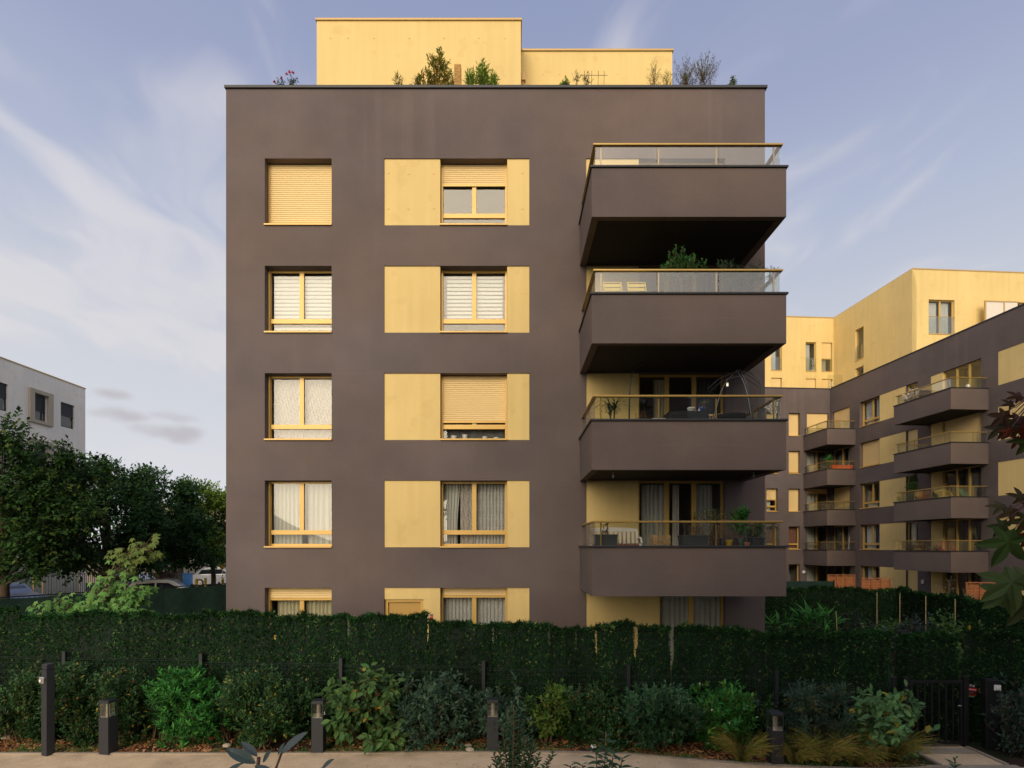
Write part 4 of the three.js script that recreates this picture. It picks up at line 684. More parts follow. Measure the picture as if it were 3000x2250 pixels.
// ---------------------------------------------------------------- plants, stakes and panels in the rear garden at the right
{
  const grp = 'shrubs in front of the rear hedge';
  const S = (label, px, d, top, rx, o) => shrub('garden_shrub', label, 'shrub', [(px - 1500) * d / 1700, -d], { rx, rz: rx * .8, h: 3.3 - (top - 1600) * d / 1700, shape: SHAPES.small, L: .1, w: .5, twig: .22, k: 7, n: 260, stems: 5, group: grp, ...o });
  S('dark airy shrub against the rear hedge', 2520, 16.6, 1770, .75, { pal: [[.02, .032, .022, 2], [.03, .045, .03, 1]], seed: 31 });
  S('green climbing shrub beside the tallest stake of the rear hedge', 2575, 15.8, 1785, .42, { pal: G.mid, seed: 32, n: 150 });
  S('blue-grey shrub in the middle of the rear garden', 2680, 15.5, 1780, .72, { pal: [[.03, .04, .04, 2], [.05, .07, .07, 1]], seed: 33 });
  S('leafy green shrub at the right of the rear garden', 2770, 14.4, 1765, .48, { pal: G.mid, seed: 34, n: 190 });
  S('green shrub with yellow leaves at the far right of the rear garden', 2860, 13.3, 1780, .62, { pal: G.mid, odd: [[.3, .22, .02]], seed: 35, n: 240, L: .12 });
  S('low green bush against the rear hedge next to the stake', 2640, 16.2, 1790, .35, { pal: G.mid, seed: 36, n: 110 });
  shrub('strap_leaf_plant', 'strap-leaved green plant beside the building corner behind the hedge', 'plant', [8.0, -16.6], { rx: .4, rz: .4, h: 1.55, shape: SHAPES.quad, L: .42, w: .12, twig: .12, k: 6, n: 34, stems: 3, pal: G.bright, seed: 37, up: 1.4, blobs: [[-.55, 1.0, 0, .25, 1], [0, 1.05, 0, .2, 1], [.35, 1.15, .1, .3, 1], [.9, 1.15, 0, .34, 1]], group: 'plants behind the front hedge' });
  [[2569, 1735, 16.8, 0, 'left of the four upright stakes'], [2636, 1740, 16.2, 0, 'second of the four upright stakes'], [2712, 1746, 15.4, 0, 'third of the four upright stakes'], [2798, 1755, 14.3, 0, 'right of the four upright stakes'], [2449, 1790, 16.4, .08, 'leaning stake near the strap-leaved plant']].forEach(([px, top, d, lean, w]) => { const h = 3.3 - (top - 1600) * d / 1700; single('bamboo_stake', bar([lean, -.1, 0], [0, h, 0], .014, .011, 7), M.bamboo, `bamboo cane in the rear garden, ${w}`, 'stake', [(px - 1500) * d / 1700, 0, -d], 0, 'bamboo canes against the rear hedge'); });
  const fence = (x0, x1, z, top, label) => {
    const w = x1 - x0, t = thing('wooden_fence_panel', label, 'fence', [x0, 0, z], 0, 'brown wooden fence panels in front of the far block'), n = 15, n3 = 3;
    for (let i = 0; i < n; i++) part('slat', box(.045, .12 + i * (top - .2) / n, -.008 - .006 * (i % 2), w - .045, .12 + (i + .93) * (top - .2) / n, .004 - .006 * (i % 2)), M.cedar, t);
    for (let i = 0; i <= n3; i++) part('upright', box(i * (w - .05) / n3, 0, .005, i * (w - .05) / n3 + .05, top - .03, .045), M.cedar, t);
    part('top_rail', box(-.01, top - .029, -.02, w + .01, top + .012, .05), M.cedar, t);
  };
  fence(16.3, 17.72, -30, 1.82, 'brown slatted wooden panel, leftmost, below the corner balconies'); fence(16.85, 18.25, -28, 1.76, 'brown slatted wooden panel, the middle one, below the gold panels'); fence(18.75, 20.5, -24, 1.80, 'brown slatted wooden panel, rightmost, below the large balconies');
  { const t = thing('windbreak_fence', 'dark green windbreak netting behind the rear hedge at the building corner', 'fence', [0, 0, 0]); part('netting', box(9.2, .05, -24.01, 13.3, 1.85, -24), M.net, t); for (const x of [9.2, 11.2, 13.3]) part('post', bar([x, -.1, -23.97], [x, 1.9, -23.97], .025, .025, 8), M.wire, t); }
  shrub('dry_climber', 'pale twiggy climber above the rear hedge before the large balconies', 'plant', [16.2, -21.5], { rx: .5, rz: .4, h: 2.25, shape: SHAPES.small, L: .07, w: .5, twig: .35, k: 5, n: 60, stems: 1, tr: .006, pal: [[.16, .17, .08], [.11, .12, .07]], seed: 38, blobs: [[0, 1.9, 0, .45, 1], [.6, 1.5, .2, .45, .8], [-.2, 1.2, 0, .4, 1]] });
}

// ---------------------------------------------------------------- things on the balconies of the main building
const deck = (k) => CAP(k) - .45;
function pot(label, p, r, h, m, category = 'pot', group) { const t = thing('plant_pot', label, category, p, 0, group); part('pot_body', lathe([[.001, 0], [r * .74, 0], [r * .97, h - .03], [r * 1.06, h - .028], [r * 1.06, h], [r * .95, h], [r * .92, h - .04]], 20), m, t); const s = new THREE.CircleGeometry(r * .92, 16); s.rotateX(-Math.PI / 2); s.translate(0, h - .035, 0); part('potting_soil', s, M.soil, t); return t; }
function trough(label, p, w, h, d, m, turn = 0, group) {                  // long planter box, tapered, with rim and soil
  const t = thing('planter_box', label, 'planter', p, turn, group), g = box(-w / 2, 0, -d / 2, w / 2, h - .03, d / 2), q = g.attributes.position; for (let i = 0; i < q.count; i++) if (q.getY(i) < .01) { q.setX(i, q.getX(i) * .86); q.setZ(i, q.getZ(i) * .8); } g.computeVertexNormals();
  part('box_body', g, m, t); part('rim', [box(-w / 2 - .015, h - .031, d / 2 - .015, w / 2 + .015, h, d / 2 + .015), box(-w / 2 - .015, h - .031, -d / 2 - .015, w / 2 + .015, h, -d / 2 + .015), box(-w / 2 - .015, h - .031, -d / 2 + .016, -w / 2 + .015, h, d / 2 - .016), box(w / 2 - .015, h - .031, -d / 2 + .016, w / 2 + .015, h, d / 2 - .016)], m, t); part('potting_soil', box(-w / 2 + .016, h - .029, -d / 2 + .016, w / 2 - .016, h - .02, d / 2 - .016), M.soil, t); return t;
}
const plantOn = (name, label, p, o) => shrub(name, label, 'plant', [p[0], p[2]], { y: p[1], floor: -.02, canes: 5, rx: .25, rz: .2, ...o });
{ // lowest balcony
  const y = deck(0);
  const b = thing('garden_bench', 'white slatted garden bench on the lowest balcony', 'bench', [2.52, y, -14.35]);
  for (let i = 0; i < 10; i++) part('back_slat', box(-.5 + i * .108, .46, -.17, -.44 + i * .108, .80, -.15), M.whitePlastic, b);
  const top = new THREE.Shape(); top.moveTo(-.6, 0); top.lineTo(-.6, .06); top.quadraticCurveTo(0, .13, .6, .06); top.lineTo(.6, 0); const tg = new THREE.ExtrudeGeometry(top, { depth: .03, bevelEnabled: true, bevelSize: .008, bevelThickness: .008, bevelSegments: 1 }); tg.translate(0, .80, -.18); part('top_rail', tg, M.whitePlastic, b);
  part('seat', [rbox(-.6, .40, -.15, .6, .44, .28, .01, 1), box(-.6, .33, .26, .6, .399, .28)], M.whitePlastic, b);
  for (const s of [-1, 1]) { part('arm_rest', tube([[s * .62, .62, -.16], [s * .62, .64, .1], [s * .62, .60, .26], [s * .62, .5, .30]], .028, 12, 6), M.whitePlastic, b); part('leg', box(s * .6 - .03, 0, .22, s * .6 + .03, .5, .28), M.whitePlastic, b); part('leg', box(s * .6 - .03, 0, -.19, s * .6 + .03, .82, -.13), M.whitePlastic, b); }
  single('seat_cushion', rbox(-.56, .0, -.2, .56, .06, .2, .025, 2), M.redCurtain, 'thin red patterned cushion on the white garden bench', 'cushion', [2.52, y + .442, -14.28]);
  trough('dark planter at the left corner of the lowest balcony', [2.12, y, -13.2], .50, .70, .3, M.planter, 0, 'planters on the lowest balcony');
  plantOn('potted_plant', 'reddish sprout in the dark planter at the balcony corner', [2.1, y + .68, -13.2], { h: .35, shape: SHAPES.small, L: .05, w: .5, twig: .1, k: 5, n: 14, stems: 1, pal: [[.25, .08, .04], [.08, .12, .03]], seed: 41, blobs: [[0, .1, 0, .1, 1], [.05, .25, 0, .06, 1.5]] });
  for (let j = 0; j < 2; j++) { const c = thing('wooden_crate', j ? 'pale wooden crate on top of another on the lowest balcony' : 'pale wooden crate under another on the lowest balcony', 'crate', [3.42, y + j * .351, -13.4], .05, 'wooden crates on the lowest balcony'); for (let i = 0; i < 3; i++) { part('slat', box(-.2, .02 + i * .11, .135, .2, .105 + i * .11, .15), M.pine, c); part('slat', box(-.2, .02 + i * .11, -.15, .2, .105 + i * .11, -.135), M.pine, c); for (const s of [-1, 1]) part('end_slat', box(s * .2, .02 + i * .11, -.13, s * .185, .105 + i * .11, .13), M.pine, c); } for (const [sx, sz] of [[-1, -1], [-1, 1], [1, -1], [1, 1]]) part('corner_block', box(sx * .184, 0, sz * .134, sx * .15, .345, sz * .1), M.pine, c); part('bottom_board', box(-.18, .005, -.13, .18, .018, .13), M.pine, c); }
  trough('large grey planter tub in the middle of the lowest balcony', [4.1, y, -13.15], .58, .68, .38, M.planter, 0, 'planters on the lowest balcony');
  plantOn('potted_plant', 'thin dry stems in the large grey tub', [4.1, y + .66, -13.15], { h: .55, shape: SHAPES.small, L: .04, w: .5, twig: .3, k: 3, n: 26, stems: 1, tr: .006, pal: [[.10, .11, .05], [.2, .15, .08]], seed: 42, out: .2, up: 2, blobs: [[-.1, .25, 0, .16, 1.4], [.12, .25, 0, .15, 1.4]] });
  plantOn('reed_plant', 'dense tangle of dry canes at the right of the lowest balcony', [4.85, y, -13.5], { h: 1.2, shape: SHAPES.small, L: .05, w: .4, twig: .5, k: 3, n: 120, stems: 1, tr: .006, pal: [[.16, .15, .08], [.06, .09, .035], [.25, .2, .12]], seed: 43, out: .5, up: 1.5, blobs: [[-.2, .75, 0, .28, 1.2], [.15, .8, .1, .3, 1.2], [.35, .6, 0, .25, 1]] });
  plantOn('flowering_plant', 'loose green plant with orange tips rising above the handrail', [4.75, y, -13.9], { h: 1.35, shape: SHAPES.small, L: .06, w: .5, twig: .2, k: 6, n: 70, stems: 1, pal: [...G.mid, [.06, .09, .03, 1]], odd: [[.45, .12, .02]], seed: 44, blobs: [[-.3, 1.15, 0, .2, .7], [.05, 1.18, 0, .26, .7], [.35, 1.25, 0, .12, 1.4]], up: .9 });
  plantOn('leafy_plant', 'fresh green leafy plant at the right end above the handrail', [5.35, y, -13.7], { h: 1.4, shape: SHAPES.small, L: .10, w: .42, twig: .16, k: 8, n: 80, stems: 2, pal: G.bright, seed: 45, blobs: [[0, 1.18, 0, .2, .9], [.12, 1.25, .05, .15, .9], [-.05, .9, .1, .2, 1]], up: .9 });
  pot('large black pot at the right end of the lowest balcony', [5.55, y + .28, -13.2], .19, .36, M.planter, 'pot', 'pots on the lowest balcony'); pot('yellow pot among the dry canes', [4.92, y + .42, -13.15], .08, .16, std([.55, .33, .03], .5), 'pot', 'pots on the lowest balcony'); pot('small terracotta pot beside the black pot', [5.28, y + .40, -13.05], .065, .12, M.terracotta, 'pot', 'pots on the lowest balcony'); pot('green-grey pot behind the terracotta pot', [5.25, y + .42, -13.3], .09, .2, std([.10, .15, .12], .6), 'pot', 'pots on the lowest balcony');
  trough('low dark box under the pots at the right end', [5.3, y, -13.2], .85, .28, .34, M.planter); trough('dark planter behind the yellow pot', [5.0, y, -13.5], .4, .62, .3, M.planter, 0, 'planters on the lowest balcony');
  { const t = thing('plant_stand', 'small dark stand holding the yellow pot', 'stand', [4.92, y, -13.15]); part('stand_top', cyl(0, .40, 0, .419, .1, .1, 14), M.black, t); for (let i = 0; i < 3; i++) part('leg', bar([Math.cos(i * 2.09) * .1, 0, Math.sin(i * 2.09) * .1], [Math.cos(i * 2.09) * .06, .40, Math.sin(i * 2.09) * .06], .008), M.black, t); }
  plantOn('bushy_plant', 'dark green bushy plant in the large black pot', [5.55, y + .62, -13.2], { h: .5, shape: SHAPES.small, L: .07, w: .45, twig: .14, k: 7, n: 60, stems: 3, pal: G.mid, seed: 46, blobs: [[0, .15, 0, .2, 1], [-.15, .12, .05, .14, 1], [.1, .28, 0, .14, 1]] });
}
{ // second balcony
  const y = deck(1);
  const yuc = new Leaves(), r = rng(61), yp = thing('yucca_plant', 'dark strap-leaved yucca at the left of the second balcony', 'plant', [2.28, y, -13.25]);
  for (let i = 0; i < 44; i++) { const a = r() * 6.28, h = .62 + .25 * r(), o0 = V((i % 2 ? .07 : -.05), h, 0); let d = V(Math.cos(a), .7 + r(), Math.sin(a)).normalize(), p = o0; const c = tint(r, [.03, .085, .055], .3); for (let k = 0; k < 4; k++) { yuc.add(SHAPES.quad, p, d, V(0, 1, .2), .15, .05 * (1 - .2 * k), c); p = p.clone().addScaledVector(d, .115); d = d.clone().add(V(0, -.42, 0)).normalize(); } }
  part('stem', [bar([0, .28, 0], [-.05, .75, 0], .022), bar([.03, .28, 0], [.07, .85, 0], .018)], M.bark, yp); part('foliage', yuc.geo(), M.gloss, yp).userData = { kind: 'stuff' }; part('pot_body', lathe([[.001, 0], [.12, 0], [.17, .3], [.15, .3], [.14, .26], [.001, .26]], 16), M.planter, yp);
  plantOn('dry_plant', 'dried brown twiggy plant beside the yucca', [2.95, y, -13.35], { h: .8, shape: SHAPES.small, L: .025, w: .6, twig: .3, k: 3, n: 46, stems: 1, tr: .004, pal: [[.13, .07, .04]], seed: 62, out: .6, up: 1.2, blobs: [[0, .55, 0, .22, 1], [.1, .7, 0, .15, 1]] });
  { const t = thing('lamp_arc', 'tall thin black arc stand behind the handrail of the second balcony', 'stand', [2.75, y, -13.6]); part('arc', tube([[0, 0, 0], [0, .9, 0], [.03, 1.5, 0], [.14, 1.85, -.1], [.36, 2.02, -.25]], .018, 26, 8), M.black, t); part('base', cyl(0, 0, 0, .03, .16, .16, 18), M.black, t); part('hanging_hook', tube([[.36, 2.02, -.25], [.40, 2.0, -.27], [.40, 1.93, -.27]], .010, 8, 6), M.black, t); }
  { const t = thing('cooler_box', 'white cooler box with a dark latch on the second balcony', 'box', [3.32, y + .28, -13.2]); part('box_body', rbox(-.15, 0, -.11, .15, .2, .11, .02, 2), M.whitePlastic, t); part('lid', rbox(-.155, .202, -.115, .155, .26, .115, .02, 2), M.whitePlastic, t); part('latch', rbox(-.05, .12, .111, .05, .22, .125, .008, 2), M.planter, t); }
  { const t = thing('side_table', 'small dark stool under the white cooler box', 'stool', [3.32, y, -13.2]); part('table_top', rbox(-.17, .25, -.13, .17, .279, .13, .006, 1), M.planter, t); for (const [a, b] of [[-1, -1], [1, -1], [-1, 1], [1, 1]]) part('leg', box(a * .15 - .015, 0, b * .11 - .015, a * .15 + .015, .25, b * .11 + .015), M.planter, t); }
  { // draped table
    const t = thing('covered_table', 'table draped with a black cloth on the second balcony', 'table', [4.02, y, -13.45]), w = .46, d = .3, n = 60, g = new THREE.CylinderGeometry(1, 1, .66, n, 6, true), p = g.attributes.position;
    for (let i = 0; i < p.count; i++) { const a = Math.atan2(p.getZ(i), p.getX(i)), v = .5 - p.getY(i) / .66, s = 1 / Math.max(Math.abs(Math.cos(a)), Math.abs(Math.sin(a))), f = 1 + v * (.10 + .06 * Math.sin(a * 11 + v) + .03 * Math.sin(a * 23 + 2)); p.setXYZ(i, Math.cos(a) * Math.min(s, 1.3) * w * f, p.getY(i) + .37, Math.sin(a) * Math.min(s, 1.3) * d * f); } g.computeVertexNormals();
    part('tablecloth', [g, rbox(-w, .685, -d, w, .715, d, .012, 2)], M.blackCloth, t); for (const [a, b] of [[-1, -1], [1, -1], [-1, 1], [1, 1]]) part('leg', bar([a * .38, 0, b * .22], [a * .38, .68, b * .22], .016), M.black, t);
  }
  pot('white ribbed pot on the draped table', [4.12, y + .716, -13.35], .085, .115, M.white, 'pot', 'pots on the draped table'); pot('blue glazed pot on the draped table', [4.36, y + .716, -13.35], .08, .12, M.blueGlaze, 'pot', 'pots on the draped table');
  plantOn('potted_herb', 'small pale green herb in the blue pot', [4.4, y + .82, -13.35], { h: .3, shape: SHAPES.small, L: .035, w: .5, twig: .08, k: 6, n: 30, stems: 2, pal: [[.14, .17, .08]], seed: 63, blobs: [[0, .1, 0, .1, 1.1], [.08, .16, 0, .08, 1]] });
  { const t = thing('candle_holder', 'tiny white ornament on the draped table between the pots', 'ornament', [4.28, y + .716, -13.28]); part('ornament_body', lathe([[.001, 0], [.028, 0], [.026, .03], [.012, .06], [.016, .075], [.001, .085]], 12), M.white, t); }
  { const t = thing('rattan_chair', 'round cane armchair beside the draped table', 'chair', [4.68, y, -13.62], .5); for (let i = 0; i < 15; i++) { const a = -1.3 + i * .186; part('cane_rib', tube([[Math.sin(a) * .22, .30, Math.cos(a) * -.18], [Math.sin(a) * .36, .52, Math.cos(a) * -.30], [Math.sin(a + .12) * .40, .82, Math.cos(a + .12) * -.34]], .012, 8, 5), M.cane, t); } part('top_hoop', tube([-1.4, -.9, -.4, 0, .4, .9, 1.4, 1.7].map((a) => [Math.sin(a) * .40, .83 - Math.abs(a) * .05, Math.cos(a) * -.34]), .026, 30, 8), M.cane, t); part('seat', cyl(0, .26, 0, .31, .26, .30, 22), M.cane, t); part('base', lathe([[.26, 0], [.22, .05], [.16, .15], [.24, .259]], 18), M.cane, t); }
  { const t = thing('swing_seat', 'black tubular garden swing frame at the right of the second balcony', 'swing', [5.2, y, -13.75], -.35); const tb = (pts, n = 'frame_tube', rr = .024) => part(n, tube(pts, rr, 26, 8), M.tubeSteel, t);
    tb([[-.42, .02, .3], [-.2, .02, .4], [.2, .03, .36], [.42, .35, .2], [.38, 1.0, .05], [.25, 1.55, 0], [.12, 1.78, 0]]); tb([[-.42, .02, -.1], [-.2, .02, -.2], [.22, .03, -.16], [.46, .35, -.1], [.42, 1.0, -.05], [.28, 1.6, -.03], [.16, 1.82, -.03]]); tb([[-.36, .05, .3], [-.4, .6, .15], [-.3, 1.1, .05], [-.15, 1.5, 0], [.12, 1.80, 0]]); tb([[.12, 1.80, 0], [.4, 1.72, 0], [.62, 1.5, 0], [.66, 1.2, 0]], 'frame_tube', .014);
    tb([[-.55, 1.42, 0], [-.2, 1.66, .05], [.2, 1.74, .05], [.66, 1.42, 0]], 'canopy_bow', .012); tb([[-.5, 1.30, .1], [-.2, 1.52, .2], [.2, 1.58, .2], [.6, 1.34, .1]], 'canopy_bow', .010); const bg = new THREE.SphereGeometry(.34, 16, 10, 0, 6.283, 1.5, 1.6); bg.scale(1, 1.15, .8); bg.translate(-.02, .72, .05); part('seat_basket', bg, M.blackCloth, t); part('spring_clip', rbox(-.12, 1.42, .03, -.06, 1.52, .07, .01, 1), M.steel, t); part('suspension_chain', bar([.12, 1.78, 0], [-.02, .72, .05], .006), M.black, t); }
}
{ // third balcony
  const y = deck(2);
  [[2.335, 'left'], [2.895, 'right']].forEach(([x, w]) => { const t = thing('folding_chair', `yellow slatted folding chair, the ${w} one of the pair on the third balcony`, 'chair', [x, y, -13.25], Math.PI, 'pair of yellow folding chairs'); for (let i = 0; i < 5; i++) part('back_slat', box(-.19, .50 + i * .098, .20 + i * .012, .19, .565 + i * .098, .212 + i * .012), M.yellowPaint, t); for (const s of [-1, 1]) { part('side_rail', bar([s * .205, 0, -.18], [s * .205, 1.0, .27], .014, .014, 8), M.yellowPaint, t); part('rear_leg', bar([s * .185, 0, .22], [s * .185, .46, -.12], .013, .013, 8), M.yellowPaint, t); } part('top_bar', bar([-.205, 1.0, .27], [.205, 1.0, .27], .014, .014, 8), M.yellowPaint, t); for (let i = 0; i < 5; i++) part('seat_slat', box(-.19, .44, -.2 + i * .08, .19, .455, -.14 + i * .08), M.yellowPaint, t); });
  trough('long planter with tall green plants on the third balcony', [3.95, y + .25, -13.22], .95, .3, .26, M.planter, 0, 'planters on the third balcony'); trough('long planter with feathery shrubs at the right of the third balcony', [5.25, y + .25, -13.22], 1.2, .3, .26, M.planter, 0, 'planters on the third balcony');
  for (const [x, w, n] of [[3.95, .9, 'tall green plants'], [5.25, 1.1, 'feathery shrubs']]) { const t = thing('planter_stand', `low dark stand under the planter with ${n}`, 'stand', [x, y, -13.22]); part('stand_top', box(-w / 2, .22, -.1, w / 2, .249, .1), M.planter, t); for (const s of [-1, 1]) part('leg', box(s * w * .42 - .02, 0, -.08, s * w * .42 + .02, .22, .08), M.planter, t); }
  plantOn('tall_green_plant', 'tall leafy green plant rising above the handrail of the third balcony', [3.9, y + .53, -13.22], { h: 1.1, shape: SHAPES.oval, L: .10, w: .34, twig: .22, k: 8, n: 120, stems: 1, pal: [[.04, .13, .035, 2], [.06, .18, .045, 1]], seed: 71, up: 1.3, out: .4, blobs: [[-.12, .85, 0, .26, 1.25], [.14, .74, 0, .22, 1.1], [-.38, .62, 0, .17, .8], [.50, .76, 0, .09, 2.0]] });
  plantOn('feathery_plant', 'row of feathery dark green shrubs at the right end of the third balcony', [5.25, y + .53, -13.22], { h: .8, shape: SHAPES.quad, L: .12, w: .14, twig: .16, k: 12, n: 150, stems: 3, pal: [[.045, .095, .05, 3], [.05, .10, .05, 2], [.12, .04, .05, .8]], seed: 72, up: 1.1, out: .7, blobs: [[-.42, .62, 0, .24, .9], [-.05, .52, 0, .18, .9], [.32, .56, 0, .22, .9], [.66, .54, 0, .15, 1], [0, .3, 0, .3, .6]] });
}
// ---------------------------------------------------------------- window-sill things
{
  const sillY = HEAD(2) - 1.733 + .04; [[-1.55, .085, .14, 'left'], [-1.25, .075, .17, 'second'], [-.72, .07, .12, 'third'], [-.42, .08, .10, 'right']].forEach(([x, r, h, w]) => { const t = thing('flower_pot', `white pot on the sill below the half-closed shutter, ${w} of four`, 'pot', [x, sillY, FZ - .42], 0, 'white pots behind the middle window'); part('pot_body', lathe([[.001, 0], [r * .7, 0], [r, h], [r * .9, h], [r * .85, h - .02], [.001, h - .02]], 14), M.white, t); });
  const t = thing('inner_sill', 'white inner sill shelf under the pots behind the middle window', 'shelf', [-1.0, sillY - .04, FZ - .42]); part('shelf_board', box(-.84, 0, -.14, .84, .038, .10), M.white, t);
}
// ---------------------------------------------------------------- roof-terrace plants
{
  const y = 14.2, P = (name, label, x, z, o) => plantOn(name, label, [x, y + .6, z], { n: 90, shape: SHAPES.small, L: .09, w: .4, twig: .18, k: 8, stems: 2, group: 'plants on the roof terrace', ...o });
  const tr = (x, w, label) => trough(label, [x, y, FZ - .75], w, 1.05, .36, M.planter, 0, 'planters on the roof terrace');
  tr(-6.1, .7, 'dark roof planter under the red roses'); tr(-2.0, 1.5, 'dark roof planter under the large bronze-green shrub'); tr(-.85, .9, 'dark roof planter under the light green bamboo'); tr(1.75, 1.6, 'dark roof planter under the trellis'); tr(4.0, .8, 'dark roof planter under the pale feathery grass'); tr(4.95, 1.0, 'dark roof planter under the willow'); tr(6.0, .5, 'dark roof planter at the right roof corner');
  const z = FZ - .75;
  P('rose_bush', 'small rose bush with red blooms at the left end of the roof parapet', -6.1, z, { n: 34, pal: G.dark, seed: 81, L: .06, blobs: [[-.2, 1.05, 0, .16, 1.3], [.12, 1.18, 0, .17, 1.5]], flowers: { n: 5, s: .05, c: [.42, .012, .03] } });
  P('bronze_shrub', 'large bronze-green shrub on the roof before the gold wall', -2.05, z, { n: 190, pal: [[.22, .21, .03, 3], [.26, .18, .035, 2], [.11, .15, .03, 1]], seed: 82, shape: SHAPES.oval, L: .105, w: .36, up: 1.3, out: .5, blobs: [[0, 1.4, 0, .30, 1.4], [.30, 1.2, 0, .28, 1.1], [-.3, 1.15, 0, .24, 1.1], [.1, 1.72, 0, .2, 1.5]] });
  P('low_roof_plant', 'thin spiky plant left of the bronze-green shrub', -2.95, z, { n: 26, pal: [[.10, .12, .03]], seed: 83, shape: SHAPES.quad, L: .17, w: .12, up: 1.5, blobs: [[-.15, 1.12, 0, .14, 1.3], [.35, 1.15, 0, .12, 1.5]] });
  tr(-2.95, .7, 'dark roof planter under the thin spiky plant');
  single('wooden_box', rbox(-.09, 0, -.09, .09, 2.02, .09, .006, 1), std([.45, .27, .07], .7, { map: woodT }), 'brown wooden box post on the roof right of the bronze-green shrub', 'box', [-1.46, y, FZ - .6]);
  P('bamboo_plant', 'light green bamboo on the roof before the gold wall', -.85, z, { n: 210, pal: [[.17, .27, .04, 3], [.22, .32, .06, 2]], seed: 84, shape: SHAPES.quad, L: .13, w: .2, up: 1.1, twig: .22, blobs: [[-.28, 1.15, 0, .19, 1.6], [.05, 1.3, 0, .2, 1.9], [.34, 1.15, 0, .15, 1.6]] });
  P('low_roof_plant', 'small round green plant beside the trellis', 1.35, z, { n: 30, pal: [[.18, .25, .05]], seed: 85, blobs: [[0, 1.05, 0, .17, .8], [.15, 1.08, 0, .12, 1]] });
  { const t = thing('wire_trellis', 'thin wire trellis standing in a roof planter', 'trellis', [2.15, y + 1.03, z]); for (const x of [-.2, 0, .18, .34]) part('upright_wire', bar([x, 0, 0], [x + .02, 1.0, 0], .006, .006, 5), M.bark, t); for (const q of [.58, .88]) part('cross_wire', bar([-.3, q, 0], [.45, q, 0], .006, .006, 5), M.bark, t); }
  P('climbing_plant', 'sparse climber on the roof trellis', 1.9, z, { n: 34, pal: [[.11, .13, .04], [.08, .10, .03]], seed: 86, L: .05, blobs: [[-.15, 1.25, 0, .14, 2], [.15, 1.2, 0, .16, 1.8]] });
  P('feathery_grass', 'pale feathery grass on the roof before the lower gold wall', 4.0, z, { n: 90, pal: [[.36, .30, .09], [.24, .24, .07]], seed: 87, shape: SHAPES.quad, L: .13, w: .07, up: 1.6, twig: .3, blobs: [[-.15, 1.25, 0, .22, 1.8], [.2, 1.15, 0, .2, 1.6]] });
  P('willow_shrub', 'airy willow on the roof standing out against the sky', 4.95, z, { n: 240, pal: [[.10, .14, .05, 2], [.15, .18, .07, 1]], seed: 88, shape: SHAPES.quad, L: .075, w: .2, up: 1.2, out: .9, twig: .34, k: 7, stems: 1, tr: .004, core: .55, blobs: [[-.25, 1.35, 0, .42, 1.05], [.25, 1.4, 0, .46, 1.15]] });
  P('low_roof_plant', 'small sprig at the right end of the roof parapet', 6.0, z, { n: 14, pal: [[.09, .13, .04]], seed: 89, L: .08, blobs: [[0, 1.15, 0, .09, 1.6]] });
}
